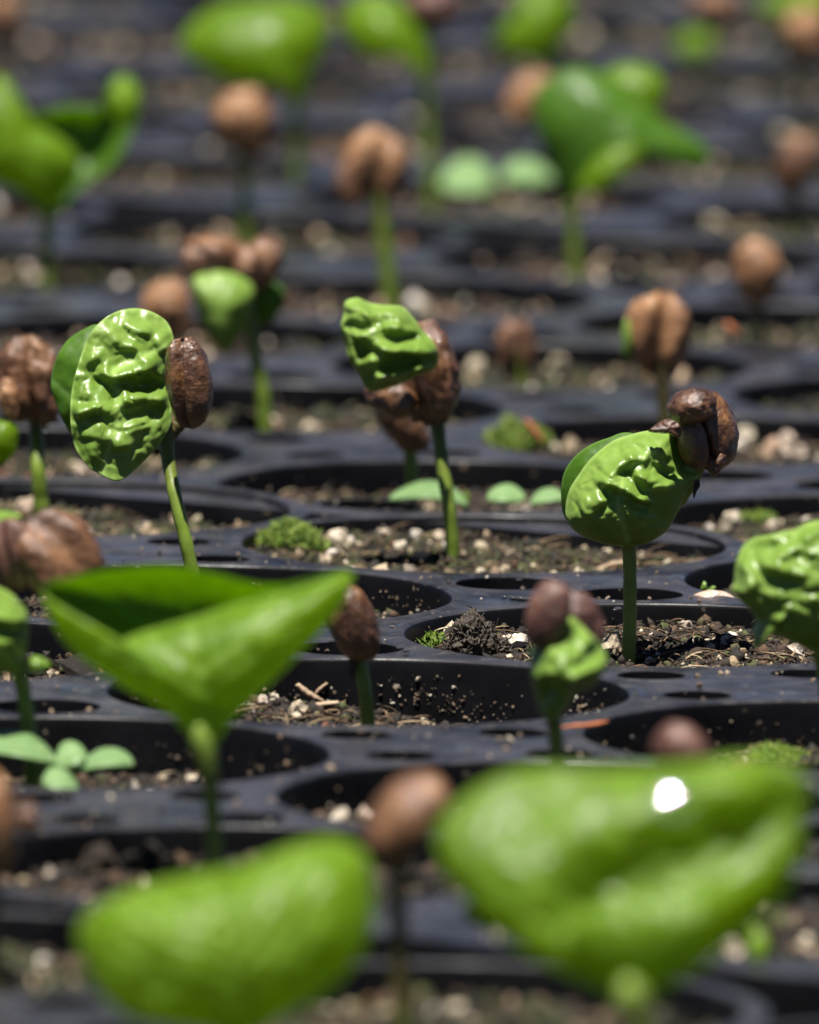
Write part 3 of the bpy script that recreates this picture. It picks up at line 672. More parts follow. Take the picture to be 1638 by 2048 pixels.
# ------------------------------------------------------------------ the three sharp seedlings
t = plant('sharp seedling with a tall wrinkled leaf and dark husk, leftmost of the three in focus', 385, 1150, -76)
stem(t, [(392, 1215, .82), (385, 1150, .74), (372, 1085, .70), (352, 1000, .70), (338, 930, .70), (333, 885, .8), (335, 850, .7)], -76, shade_top=.75, dy=[0, 0, 0, 1, 3, 4, 4])
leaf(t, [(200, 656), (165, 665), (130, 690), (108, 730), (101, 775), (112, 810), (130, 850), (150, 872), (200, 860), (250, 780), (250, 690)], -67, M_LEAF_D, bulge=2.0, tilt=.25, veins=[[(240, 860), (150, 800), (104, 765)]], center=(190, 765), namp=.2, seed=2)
leaf(t, [(346, 690), (330, 655), (292, 633), (245, 631), (205, 648), (176, 680), (155, 735), (142, 790), (141, 845), (148, 890), (170, 926), (200, 948), (235, 961), (262, 948), (298, 915), (324, 885), (342, 850), (339, 800), (334, 765), (343, 730)], -77, M_LEAF_Y, bulge=1.5, tilt=.33, lean=.26, pillow=.4, power=1.0,
     ridges=[((178, 717), (212, 735), .6), ((222, 752), (255, 755), (287, 744), .9), ((262, 702), (298, 728), (326, 760), .9), ((160, 828), (190, 818), (232, 822), .8), ((250, 806), (285, 798), (318, 808), .7), ((236, 856), (264, 860), .5), ((222, 884), (248, 890), .5), ((175, 880), (200, 872), .4), ((205, 662), (235, 690), .5), ((255, 655), (280, 672), .5), ((300, 668), (328, 700), .6)],
     valleys=[((200, 730), (240, 738), .5), ((236, 778), (275, 778), (316, 776), .9), ((198, 776), (224, 806), .6), ((245, 835), (300, 835), .4)],
     veins=[[(330, 700), (225, 745), (245, 830), (222, 880), (207, 942)]], center=(240, 800), namp=.35, nfreq=.45, edge=.35, seed=1, rings=46, seg=200, sig=.55)
bean(t, 375, 766, -78, 102, 188, M_HUSK, rot=R(7), turn=R(-38), depth=.95, groove=.75, wrinkle=.16, seed=1, name='seed_husk', gw=.14)
stem(t, [(333, 885, .7), (345, 862, .8), (372, 835, .7)], -71.5, r=.5, shade_top=1, name='stalk')

t = plant('sharp seedling with crumpled leaf pushing up from a split husk, middle of three in focus', 905, 1158, -28)
stem(t, [(910, 1215, .86), (906, 1155, .80), (905, 1090, .74), (896, 1000, .72), (884, 925, .72), (877, 865, .74), (874, 830, .8)], -28, shade_top=.6, dy=[0, 0, 0, 0, 1, 2.5, 3])
bean(t, 850, 748, -26, 158, 212, M_HUSK, rot=R(10), turn=R(-50), depth=.8, groove=.6, wrinkle=.35, seed=4, name='seed_husk', gw=.24, lump=.15)
bean(t, 782, 796, -27, 116, 76, M_HUSK, rot=R(-24), turn=R(160), depth=.6, groove=.5, wrinkle=.2, seed=5, name='seed_husk', gw=.3)
bean(t, 858, 662, -25, 46, 44, M_PLUM, rot=R(30), depth=.9, groove=.2, wrinkle=.3, seed=6, name='husk_flap')
leaf(t, [(690, 607), (714, 600), (742, 611), (800, 617), (826, 640), (848, 668), (868, 688), (878, 718), (868, 742), (838, 752), (800, 768), (745, 784), (722, 758), (700, 722), (688, 690), (681, 655), (687, 632)], -33, M_LEAF_Y, bulge=3.0, tilt=.25, lean=.10, pillow=.35,
     ridges=[((689, 612), (745, 625), (815, 634), .8), ((684, 645), (715, 640), .5), ((715, 670), (760, 660), (782, 652), (836, 662), 1.0), ((766, 690), (836, 696), (872, 714), 1.1), ((762, 746), (806, 742), (834, 726), 1.2), ((697, 690), (702, 720), .5), ((712, 735), (745, 722), .6), ((735, 625), (738, 645), .5), ((790, 628), (800, 645), .5)],
     valleys=[((695, 655), (730, 654), (757, 658), .9), ((770, 671), (795, 673), (824, 671), .9), ((768, 733), (800, 722), (828, 714), (868, 720), 1.3), ((716, 692), (724, 704), 1.0), ((735, 702), (752, 706), .5), ((705, 752), (745, 745), .4)],
     center=(775, 690), namp=.3, nfreq=.5, edge=.6, seed=3, rings=46, seg=200, sig=.42)

t = plant('sharp seedling with rounded folded leaf under a glossy husk, rightmost of three in focus', 1258, 1335, -105)
stem(t, [(1254, 1390, .82), (1256, 1335, .76), (1259, 1260, .70), (1260, 1180, .68), (1259, 1110, .70), (1256, 1075, .9), (1262, 1050, .9)], -105, shade_top=.25)
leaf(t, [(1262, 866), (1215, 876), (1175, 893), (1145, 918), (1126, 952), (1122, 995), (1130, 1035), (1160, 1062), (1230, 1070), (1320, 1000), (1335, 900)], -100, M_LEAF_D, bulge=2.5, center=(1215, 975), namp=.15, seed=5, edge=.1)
leaf(t, [(1352, 880), (1344, 866), (1300, 865), (1262, 873), (1225, 886), (1185, 916), (1158, 950), (1137, 985), (1131, 1030), (1150, 1062), (1185, 1080), (1235, 1092), (1290, 1088), (1330, 1066), (1352, 1035), (1372, 990), (1398, 955), (1372, 935), (1356, 905)], -107, M_LEAF_Y, bulge=3.6, tilt=.16, lean=.10, pillow=.5,
     ridges=[((1215, 955), (1235, 930), (1262, 915), .9), ((1235, 960), (1255, 975), (1288, 990), .9), ((1272, 945), (1300, 955), (1332, 965), .9), ((1290, 912), (1310, 945), .5), ((1172, 990), (1205, 995), .6), ((1170, 1010), (1176, 1020), .5), ((1250, 905), (1285, 915), .7), ((1312, 895), (1345, 905), .8), ((1318, 925), (1345, 930), .6), ((1285, 880), (1295, 895), .5), ((1195, 955), (1215, 948), .5)],
     valleys=[((1255, 945), (1275, 970), .8), ((1215, 985), (1285, 1005), .5), ((1300, 925), (1330, 950), .7), ((1225, 935), (1215, 970), .3), ((1240, 900), (1245, 912), .4), ((1200, 1015), (1230, 1010), .3)],
     veins=[[(1255, 1080), (1235, 1000), (1245, 940), (1310, 900)]], center=(1250, 985), namp=.3, nfreq=.42, edge=.2, seed=7, rings=46, seg=200, sig=.42)
stem(t, [(1290, 1040, 1.1), (1335, 1000, 1.6), (1372, 950, 1.5), (1395, 915, 1.1)], -104.5, shade_top=.2, name='stalk')
bean(t, 1412, 862, -104, 128, 166, M_HUSK, rot=R(14), turn=R(-42), depth=1.0, groove=.55, wrinkle=.16, seed=8, name='seed_husk', gw=.3)
bean(t, 1384, 813, -106.5, 104, 74, M_HUSK, rot=R(16), turn=R(160), depth=1.0, groove=.3, wrinkle=.2, seed=9, name='seed_husk', gw=.25)
bean(t, 1388, 884, -106, 84, 116, M_HUSK, rot=R(14), turn=R(120), depth=.8, groove=.3, wrinkle=.2, seed=10, name='husk_flap')
leaf(t, [(1296, 863), (1318, 845), (1338, 838), (1360, 850), (1360, 875), (1335, 868), (1312, 866)], -108.5, M_HUSK, bulge=.6, namp=.3, nfreq=.9, edge=.3, rings=10, seg=40, thick=.2, name='husk_flap')
leaf(t, [(1405, 918), (1452, 905), (1446, 934), (1427, 954), (1414, 938)], -106, M_HUSK, bulge=.8, namp=.3, nfreq=.9, edge=.3, rings=10, seg=40, thick=.25, name='husk_flap')
leaf(t, [(1390, 962), (1398, 960), (1400, 972), (1393, 984), (1388, 998), (1386, 985)], -106, M_DARKBITS, bulge=.1, namp=.1, edge=.1, rings=6, seg=24, thick=.2, name='husk_flap')

# ------------------------------------------------------------------ seedlings round them
t = plant('short seedling with one drooping brown seed, against the speckled cell wall', 735, 1450, -151)
stem(t, [(740, 1500, .78), (736, 1450, .74), (731, 1390, .70), (722, 1330, .66), (712, 1290, .6)], -151, shade_top=.3)
bean(t, 706, 1244, -152, 104, 170, M_HUSK, rot=R(22), turn=R(160), depth=.8, groove=.6, wrinkle=.2, seed=11)
leaf(t, [(700, 1300), (716, 1305), (712, 1345), (704, 1356), (698, 1330)], -152, M_DARKBITS, bulge=.3, rings=8, seg=30, name='husk_flap')

t = plant('seedling with two plum-brown husk halves straddling a pale crumpled leaf, front middle', 1115, 1545, -214)
stem(t, [(1118, 1640, .8), (1116, 1545, .76), (1112, 1480, .72), (1106, 1420, .8), (1108, 1390, .8)], -214, shade_top=.5)
leaf(t, [(1136, 1236), (1165, 1255), (1200, 1290), (1216, 1325), (1205, 1350), (1180, 1375), (1150, 1392), (1130, 1420), (1105, 1442), (1082, 1425), (1070, 1385), (1060, 1340), (1062, 1300), (1085, 1262)], -216, M_LEAF_Y, bulge=4, tilt=.1, namp=.7, nfreq=.4, edge=.8, ridges=[((1075, 1345), (1120, 1325), (1150, 1350), 1.2), ((1150, 1345), (1205, 1330), 1.0), ((1105, 1300), (1145, 1310), 1.0)], valleys=[((1100, 1370), (1150, 1380), .9), ((1155, 1320), (1180, 1310), .8)], seed=4, sig=.6)
bean(t, 1096, 1230, -217, 94, 146, M_PLUM, rot=R(-15), turn=R(150), depth=.8, groove=.4, wrinkle=.14, seed=12, name='seed_husk')
bean(t, 1166, 1246, -212, 82, 134, M_PLUM, rot=R(20), turn=R(200), depth=.8, groove=.4, wrinkle=.3, seed=13, name='seed_husk')

t = plant('seedling with a big shiny tan-and-brown seed over curled leaves, left edge', 65, 1575, -197)
stem(t, [(72, 1640, .86), (66, 1575, .80), (60, 1480, .76), (48, 1390, .74), (38, 1320, .74), (42, 1200, .8)], -197, shade_top=.5)
bean(t, 118, 1112, -198, 172, 190, M_BEAN, rot=R(40), turn=R(25), depth=.8, groove=.5, wrinkle=.22, seed=14, gw=.3, lump=.12)
bean(t, 22, 1110, -198, 110, 150, M_PLUM, rot=R(10), turn=R(-30), depth=.8, groove=.4, wrinkle=.2, seed=15, name='seed_husk')
leaf(t, [(-40, 1170), (10, 1180), (48, 1215), (58, 1260), (50, 1310), (40, 1345), (5, 1350), (-40, 1330), (-70, 1260)], -199, M_LEAF_Y, bulge=4, namp=.6, edge=.7, ridges=[((-10, 1220), (35, 1235), .9), ((-10, 1280), (40, 1270), .9)], valleys=[((-20, 1250), (40, 1255), .8)], seed=6)
leaf(t, [(55, 1320), (75, 1312), (98, 1325), (103, 1334), (85, 1342), (60, 1345)], -199, M_LEAF_Y, bulge=1.0, rings=10, seg=40, namp=.2, seed=8, name='leaf_tip')
leaf(t, [(-40, 1010), (0, 1020), (45, 1030), (30, 1045), (0, 1060), (-40, 1070)], -193, M_LEAF_Y, bulge=2, seed=3, rings=14, seg=60)

t = plant('seedling with a knobbly purple-brown seed and leaf shred, left edge behind the tall leaf', 80, 1005, 0)
stem(t, [(90, 1060, .9), (82, 1005, .86), (76, 930, .8), (72, 860, .8), (70, 820, .8)], 0, shade_top=.9, dy=[0, 0, 0, 3, 3])
bean(t, 62, 762, 0, 130, 176, M_BEAN, rot=R(6), turn=R(-20), depth=.85, groove=.35, wrinkle=.5, seed=16, lump=.3)
bean(t, 22, 800, -2, 60, 90, M_TAN, rot=R(10), turn=R(80), depth=.8, groove=.3, wrinkle=.4, seed=17, name='seed_husk')
leaf(t, [(-30, 830), (0, 840), (35, 855), (32, 900), (10, 925), (-30, 930)], -3, M_LEAF_M, bulge=1.5, rings=14, seg=60, seed=2)

t = plant('small seedling with a rusty seed, half hidden behind the middle sharp stem', 825, 960, 29)
stem(t, [(828, 1000, .8), (825, 955, .75), (820, 905, .75), (812, 870, .7)], 29, shade_top=.2)
bean(t, 805, 842, 29, 92, 150, M_BEAN, rot=R(38), turn=R(130), depth=.85, groove=.5, wrinkle=.18, seed=18)

t = plant('seedling with frilly curled leaf and lobed lower edge at the right edge', 1640, 1300, -172)
stem(t, [(1660, 1460, .85), (1655, 1380, .8), (1640, 1300, .8), (1625, 1220, .8)], -172)
leaf(t, [(1468, 1168), (1475, 1120), (1500, 1085), (1560, 1066), (1592, 1062), (1620, 1048), (1670, 1045), (1720, 1080), (1730, 1180), (1710, 1260), (1660, 1310), (1600, 1292), (1560, 1275), (1530, 1272), (1512, 1300), (1505, 1270), (1510, 1235), (1480, 1200), (1462, 1180)], -176, M_LEAF_Y, bulge=3.6, tilt=.12, namp=.4, nfreq=.3, edge=1.1, center=(1600, 1180),
     ridges=[((1485, 1135), (1505, 1160), 1.3), ((1530, 1105), (1535, 1125), .9), ((1555, 1110), (1585, 1095), 1.0), ((1600, 1080), (1640, 1060), .9), ((1560, 1130), (1600, 1140), .8), ((1625, 1095), (1645, 1100), .8), ((1470, 1175), (1495, 1170), .8)], valleys=[((1515, 1095), (1545, 1100), .5), ((1555, 1090), (1595, 1075), .5), ((1530, 1150), (1590, 1160), .3)], seed=9, sig=.5, pillow=.5)

# ------------------------------------------------------------------ open leaves in the foreground
t = plant('blurred seedling with two cupped green leaves like a funnel, lower left', 432, 1760, -274)
stem(t, [(436, 1860, .8), (432, 1745, .78), (426, 1650, .74), (420, 1560, .8), (412, 1510, 1.1), (402, 1470, 1.2)], -274, shade_top=.1)
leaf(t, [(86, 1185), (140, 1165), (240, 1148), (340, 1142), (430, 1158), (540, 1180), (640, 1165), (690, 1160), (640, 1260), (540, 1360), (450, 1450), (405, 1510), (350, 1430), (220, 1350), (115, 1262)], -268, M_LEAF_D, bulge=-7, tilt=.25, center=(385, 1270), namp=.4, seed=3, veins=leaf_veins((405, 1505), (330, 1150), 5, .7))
leaf(t, [(84, 1190), (110, 1215), (150, 1260), (195, 1295), (222, 1300), (262, 1275), (340, 1252), (430, 1225), (520, 1200), (620, 1172), (700, 1148), (706, 1165), (680, 1220), (610, 1300), (540, 1370), (470, 1440), (425, 1500), (410, 1522), (390, 1490), (330, 1425), (210, 1355), (120, 1278), (92, 1220)], -275, M_LEAF_M, bulge=5, tilt=.10, power=.5, center=(390, 1350), namp=.35, seed=4, edge=.4, veins=leaf_veins((408, 1515), (385, 1250), 5, .9), vamp=.2)

stem(t, [(416, 1540, .7), (409, 1505, .9), (402, 1475, .85), (396, 1450, .4)], -280, name='petiole')
t = plant('very blurred seedling with a large cupped leaf pair, biggest in the lower right', 1275, 2075, -425)
stem(t, [(1290, 2230, .9), (1282, 2090, .9), (1272, 2030, 1.0), (1262, 1990, 1.5), (1255, 1955, 1.4)], -425)
leaf(t, [(872, 1690), (905, 1635), (990, 1582), (1100, 1560), (1250, 1562), (1380, 1552), (1480, 1540), (1570, 1546), (1622, 1590), (1606, 1690), (1560, 1790), (1460, 1890), (1340, 1965), (1262, 2000), (1190, 1975), (1080, 1925), (980, 1860), (905, 1780)], -424, M_LEAF_M, bulge=3.0, tilt=.42, center=(1200, 1760), namp=.5, seed=2, power=.6, edge=.5, sig=2.3,
     ridges=[((1080, 1890), (1070, 1790), (1150, 1700), (1290, 1630), (1460, 1570), 1.9), ((900, 1700), (960, 1800), 1.0)], valleys=[((1180, 1790), (1330, 1730), (1570, 1650), 1.5)], veins=leaf_veins((1262, 2000), (1250, 1565), 5, .7), vamp=.2)
leaf(t, [(1130, 1900), (1150, 1840), (1240, 1800), (1380, 1780), (1500, 1735), (1590, 1680), (1604, 1695), (1568, 1785), (1470, 1885), (1355, 1962), (1268, 2004), (1190, 1975)], -431, M_LEAF_M, bulge=2.5, tilt=-.12, center=(1330, 1875), namp=.3, seed=8, edge=.3, veins=leaf_veins((1265, 2000), (1400, 1775), 4, .8))
stem(t, [(1276, 2040, .9), (1266, 2005, 1.3), (1258, 1978, 1.1), (1252, 1955, .5)], -434, name='petiole')
t = plant('very blurred seedling with one broad drooping leaf, cut by the bottom edge', 470, 2100, -405)
stem(t, [(500, 2240, .9), (490, 2130, .9), (480, 2060, 1.0), (470, 1990, 1.2)], -402)
leaf(t, [(152, 1890), (175, 1835), (250, 1795), (360, 1768), (470, 1748), (580, 1708), (660, 1695), (725, 1720), (748, 1790), (740, 1880), (690, 1960), (600, 2015), (500, 2070), (380, 2060), (270, 2040), (195, 1985)], -406, M_LEAF_M, bulge=6.5, tilt=.30, center=(460, 1870), namp=.5, seed=5, power=.6, edge=.6, veins=leaf_veins((490, 2060), (400, 1760), 5, .8), vamp=.25)

t = plant('blurred seedling with an orange-brown seed between the two big front leaves', 800, 2010, -357)
stem(t, [(806, 2120, .8), (802, 2000, .8), (798, 1880, .8), (796, 1780, .8), (800, 1700, .8)], -357, shade_top=1)
bean(t, 814, 1638, -357, 164, 214, M_BEAN, rot=R(-40), turn=R(120), depth=.8, groove=.5, wrinkle=.12, seed=21)
t = plant('blurred seedling with a brown seed cut off by the left edge, near the bottom', -25, 1950, -329)
stem(t, [(-10, 2060, .8), (-14, 1940, .8), (-20, 1820, .8), (-20, 1700, .8)], -329, shade_top=1)
bean(t, -20, 1636, -329, 180, 214, M_TAN, rot=R(8), turn=R(100), depth=.85, groove=.5, wrinkle=.14, seed=22)
bean(t, 60, 1640, -325, 60, 70, M_BEAN, rot=R(8), turn=R(100), depth=.85, groove=.2, wrinkle=.3, seed=23, name='husk_flap')
t = plant('blurred plum-brown seed with a pinkish end, peeking above the biggest front leaf', 1370, 1830, -303)
stem(t, [(1385, 1930, .8), (1380, 1820, .8), (1378, 1700, .8), (1376, 1540, .8)], -303, shade_top=1)
bean(t, 1366, 1506, -303, 118, 134, M_PLUM, rot=R(40), turn=R(150), depth=.85, groove=.4, wrinkle=.12, seed=24)
bean(t, 1480, 1538, -302, 96, 52, M_BEAN, rot=R(20), turn=R(60), depth=.85, groove=.3, wrinkle=.3, seed=25, name='husk_flap')

# ------------------------------------------------------------------ blurred seedlings behind
def bean_plant(label, foot, head, Y, w, h, mat, rot=0., turn=0., seed=0, groove=.7, dark=.8, r=.75, **kw):
    t = plant(label, foot[0], foot[1], Y)
    fx, fy = foot; hx, hy = head
    stem(t, [(fx+2, fy+45, r), (fx, fy, r), ((2*fx+hx)/3, (2*fy+hy)/3, r), ((fx+2*hx)/3, (fy+2*hy)/3, r), (hx, hy, r)], Y, shade_top=dark)
    bean(t, hx, hy, Y, w, h, mat, rot=rot, turn=turn, depth=.85, groove=groove, wrinkle=.3, seed=seed, lump=.22, **kw)
    return t
t = plant('seedling with an orange-brown husk capping a pale hanging leaf, behind the left sharp one', 532, 850, 104)
stem(t, [(534, 900, .8), (530, 850, .8), (526, 790, .78), (512, 720, .76), (500, 650, .8), (495, 560, .8)], 104, shade_top=.7)
bean(t, 452, 525, 102, 170, 92, M_BEAN, rot=R(-14), turn=R(30), depth=.9, groove=.4, wrinkle=.5, lump=.3, seed=31, name='seed_husk', gw=.25)
bean(t, 520, 530, 104, 84, 120, M_BEAN, rot=R(-30), turn=R(160), depth=.9, groove=.5, wrinkle=.2, seed=32, name='seed_husk')
leaf(t, [(385, 560), (420, 545), (470, 550), (505, 575), (500, 620), (480, 670), (448, 706), (420, 680), (400, 640), (388, 600)], 98, M_LEAF_Y, bulge=2.6, tilt=.1, seed=4, rings=18, seg=70)
leaf(t, [(510, 560), (560, 570), (570, 600), (548, 640), (510, 650), (500, 600)], 106, M_LEAF_D, bulge=1.5, seed=5, rings=14, seg=60)
bean_plant('small tan seed low on the soil, blurred, just right above the tall sharp leaf', (330, 690), (335, 622), 181, 104, 124, M_TAN, turn=R(170), seed=33)
t = bean_plant('tall blurred seedling with a two-lobed tan seed above the middle sharp leaf', (782, 615), (752, 330), 226, 138, 142, M_TAN, rot=R(-20), turn=R(10), seed=34, groove=.45, dark=.5, r=.95, gw=.3)
bean(t, 700, 372, 224, 70, 96, M_BEAN, rot=R(15), turn=R(60), depth=.8, groove=.3, wrinkle=.2, seed=35, name='seed_husk')
bean_plant('blurred tan seed high on a thin stem, upper left under the large arched leaf', (490, 465), (488, 246), 303, 126, 136, M_TAN, rot=R(6), turn=R(160), seed=36)
bean_plant('small furrowed brown seed low on the soil, right of the middle sharp husk', (1040, 765), (1034, 698), 151, 86, 124, M_BEAN, rot=R(4), turn=R(25), seed=37, groove=.9)
t = bean_plant('seedling with a round furrowed tan seed on a dark stem, above the right sharp husk', (1332, 872), (1318, 664), 75, 132, 164, M_TAN, rot=R(-4), turn=R(12), seed=38, groove=.6, dark=1, gw=.26)
bean(t, 1330, 725, 77, 90, 70, M_PLUM, rot=R(-10), turn=R(60), depth=.9, groove=.3, wrinkle=.2, seed=39, name='seed_husk')
leaf(t, [(1248, 640), (1262, 650), (1268, 690), (1256, 725), (1244, 700)], 74, M_LEAF_Y, bulge=.8, rings=8, seg=30)
bean_plant('blurred oval tan seed at the right edge, above the round furrowed one', (1520, 640), (1513, 542), 198, 98, 130, M_TAN, rot=R(3), turn=R(170), seed=40, dark=1)
t = bean_plant('blurred dark rusty seed at the right edge, below the orange one', (1590, 440), (1592, 328), 321, 84, 132, M_BEAN, rot=R(-20), turn=R(150), seed=41, dark=1)
bean_plant('blurred orange-tan seed in the top right corner', (1610, 262), (1612, 74), 443, 104, 116, M_TAN, turn=R(150), seed=42, dark=1)
bean_plant('blurred tan seed cut by the top edge, left of the top right corner one', (1420, 70), (1428, 6), 594, 96, 70, M_TAN, turn=R(150), seed=43, dark=1)
bean_plant('blurred orange seed with green rim in the top left corner', (0, 150), (6, 26), 531, 74, 84, M_TAN, turn=R(150), seed=44, dark=1)
bean_plant('blurred orange-brown seed behind the dark drooping leaf pair, upper right', (1140, 345), (1062, 200), 396, 104, 124, M_TAN, rot=R(-35), turn=R(150), seed=45, dark=.1)

def far_leaf_plant(label, foot, node, Y, leaves, mat=M_LEAF_M, extra=()):
    t = plant(label, foot[0], foot[1], Y)
    stem(t, [(foot[0], foot[1]+40, .8), (foot[0], foot[1], .8), ((foot[0]+node[0])/2, (foot[1]+node[1])/2, .8), (node[0], node[1], 1.0)], Y, shade_top=0)
    for k, (o, dy, b, tl, mt) in enumerate(leaves): leaf(t, o, Y+dy, mt, bulge=b, tilt=tl, seed=k*2+foot[0]*.01, rings=22, seg=90, namp=.3)
    return t
far_leaf_plant('blurred seedling with upright leaves spread like a vee at the left edge, upper left', (95, 540), (95, 420), 256, [
    ([(-60, 200), (0, 155), (40, 200), (70, 250), (130, 285), (160, 330), (140, 380), (100, 425), (50, 390), (-20, 360), (-70, 300)], -1, 3.5, .15, M_LEAF_M),
    ([(60, 250), (130, 215), (200, 212), (225, 165), (262, 160), (280, 205), (262, 265), (225, 330), (160, 375), (105, 420), (80, 340)], 3, -3, .15, M_LEAF_D),
    ([(215, 215), (222, 168), (250, 152), (278, 180), (276, 225), (250, 250), (225, 240)], 0, 2.0, .3, M_LEAF_M)])
far_leaf_plant('large blurred arched leaf at the top, left of centre', (592, 360), (592, 200), 379, [
    ([(358, 95), (385, 50), (440, 15), (520, 2), (600, 5), (650, 35), (655, 80), (625, 140), (606, 205), (590, 214), (560, 170), (500, 165), (440, 150), (385, 125)], 0, 6, .35, M_LEAF_M)])
t = far_leaf_plant('smaller blurred arched leaf with a brown seed at the top edge', (864, 412), (850, 150), 349, [
    ([(680, 50), (700, 10), (740, -10), (800, 5), (840, 40), (862, 90), (866, 150), (848, 170), (820, 120), (760, 115), (710, 95)], 0, 4.5, .3, M_LEAF_M)])
bean(t, 864, 18, 351, 116, 92, M_PLUM, turn=R(150), depth=.85, groove=.3, seed=51, name='seed_husk')
far_leaf_plant('blurred light green upright leaf at the top edge, right of centre', (1110, 240), (1080, 115), 472, [
    ([(1000, 100), (990, 70), (1030, 30), (1040, -20), (1100, -40), (1145, 10), (1140, 60), (1110, 105), (1060, 125)], 0, 4, .3, M_LEAF_M)])
far_leaf_plant('blurred dark green leaf pair, one drooping to the right, upper right', (1150, 520), (1145, 400), 274, [
    ([(1068, 200), (1100, 160), (1160, 140), (1230, 165), (1285, 210), (1340, 250), (1400, 285), (1425, 325), (1395, 340), (1330, 320), (1260, 300), (1215, 350), (1165, 390), (1130, 405), (1105, 340), (1075, 270)], 0, 4.5, .2, M_LEAF_D),
    ([(1150, 385), (1180, 330), (1230, 290), (1290, 290), (1270, 330), (1220, 370), (1185, 385)], -4, 2, .25, M_LEAF_M),
    ([(1210, 150), (1270, 130), (1320, 150), (1330, 190), (1300, 230), (1250, 210)], 8, 2, .4, M_LEAF_M)])
far_leaf_plant('blurred light green leaf in the top right corner, behind the orange seed', (1560, 120), (1560, 40), 594, [
    ([(1510, 10), (1560, -25), (1640, -30), (1680, 0), (1640, 30), (1570, 32)], 0, 3, .4, M_LEAF_M)])
far_leaf_plant('small blurred green leaf tuft near the top, left of the orange corner seed', (1385, 130), (1385, 105), 560, [
    ([(1350, 85), (1385, 60), (1425, 75), (1430, 105), (1395, 122), (1358, 112)], 0, 2, .3, M_LEAF_M)])

# ------------------------------------------------------------------ weeds, moss, chips, drops
def weed_leaf(parent, px, py, Y, w, h, yaw=0., tip=0.0, z=None, mat=M_WEED, n=20):
    """A flat oval blade lying nearly level: w picture pixels wide, rises by tip."""
    s = scale_at(Y); a = w/s/2; c = np.array(at(px, py, Y)); V = []; F = []
    L = h/s/math.sin(PITCH)/2; L = min(L, a*1.1)
    rise = max(0.0, h/s - 2*L*math.sin(PITCH))/2
    for i in range(9):
        r = i/8
        for k in range(n):
            q = 2*math.pi*k/n; x, y = a*r*math.cos(q)*(1+.05*math.sin(3*q+px)), L*r*math.sin(q)*abs(math.sin(q))**.35*(1+.12*math.sin(2*q+px))
            zz = 0.5*rise*math.sin(q)*r*2 + tip*x/a + 0.5*(1-r*r) + 0.15*abs(y) - 0.16*a*(r*math.cos(q))**2
            V.append((x*math.cos(yaw)-y*math.sin(yaw), x*math.sin(yaw)+y*math.cos(yaw), zz))
    for i in range(8):
        for k in range(n): k2 = (k+1) % n; F.append((i*n+k, (i+1)*n+k, (i+1)*n+k2, i*n+k2))
    V = np.array(V)+c; m = len(V); V2 = V.copy(); V2[:, 2] -= 0.25
    F2 = [tuple(m+q for q in f[::-1]) for f in F]; FE = [(8*n+k, m+8*n+k, m+8*n+(k+1) % n, 8*n+(k+1) % n) for k in range(n)]
    o = child('leaf', np.r_[V, V2], F+F2+FE, mat, parent)
    at_ = o.data.attributes.new('vein', 'FLOAT', 'POINT'); at_.data.foreach_set('value', np.tile(np.where(np.abs(V[:, 1]-c[1]) < .15, .35, 0), 2).astype(np.float32))
    return o
t = plant('pale green weed with small oval leaves at the foot of the left edge stem', 150, 1560, -203, cat='weed', group='small weeds in the cells', name='weed_seedling')
for px, py, w, h, yw, tp in ((40, 1497, 150, 50, 0, -.6), (142, 1511, 66, 46, .3, .5), (212, 1523, 120, 34, 0, .3), (122, 1565, 78, 50, 0, -.6)):
    weed_leaf(t, px, py, -203 if py < 1550 else -213, w, h, yw, tp)
stem(t, [(150, 1600, .35), (148, 1570, .35), (146, 1535, .35)], -203, r=.35)
stem(t, [(100, 1572, .3), (92, 1545, .3), (84, 1500, .3)], -203, r=.35)
t = plant('pale green weed with flat leaves along the rim behind the middle sharp stem', 930, 1000, 12, cat='weed', group='small weeds in the cells', name='weed_seedling')
for px, py, w, h, tp in ((860, 982, 160, 34, -.3), (1012, 981, 78, 36, 0), (1096, 985, 76, 28, .3)): weed_leaf(t, px, py+9, 10, w, h, 0, tp)
stem(t, [(930, 1020, .3), (935, 1000, .3), (930, 985, .3)], 12, r=.3)
t = plant('blurred weed with two mint green round leaves, upper right of the two-lobed tan seed', 990, 410, 349, cat='weed', group='small weeds in the cells', name='weed_seedling')
weed_leaf(t, 935, 358, 345, 110, 74, 0, 0); weed_leaf(t, 1052, 348, 350, 110, 50, 0, 0)
stem(t, [(985, 425, .4), (985, 400, .4), (975, 370, .4)], 348, r=.4)
t = plant('blurred yellow-green weed shoot at the right edge near the bottom', 1520, 1920, -330, cat='weed', group='small weeds in the cells', name='weed_seedling')
stem(t, [(1516, 1960, .4), (1516, 1925, .5), (1512, 1880, .5)], -330, r=.4); weed_leaf(t, 1516, 1885, -330, 44, 60, 0, 0, mat=M_LEAF_M)

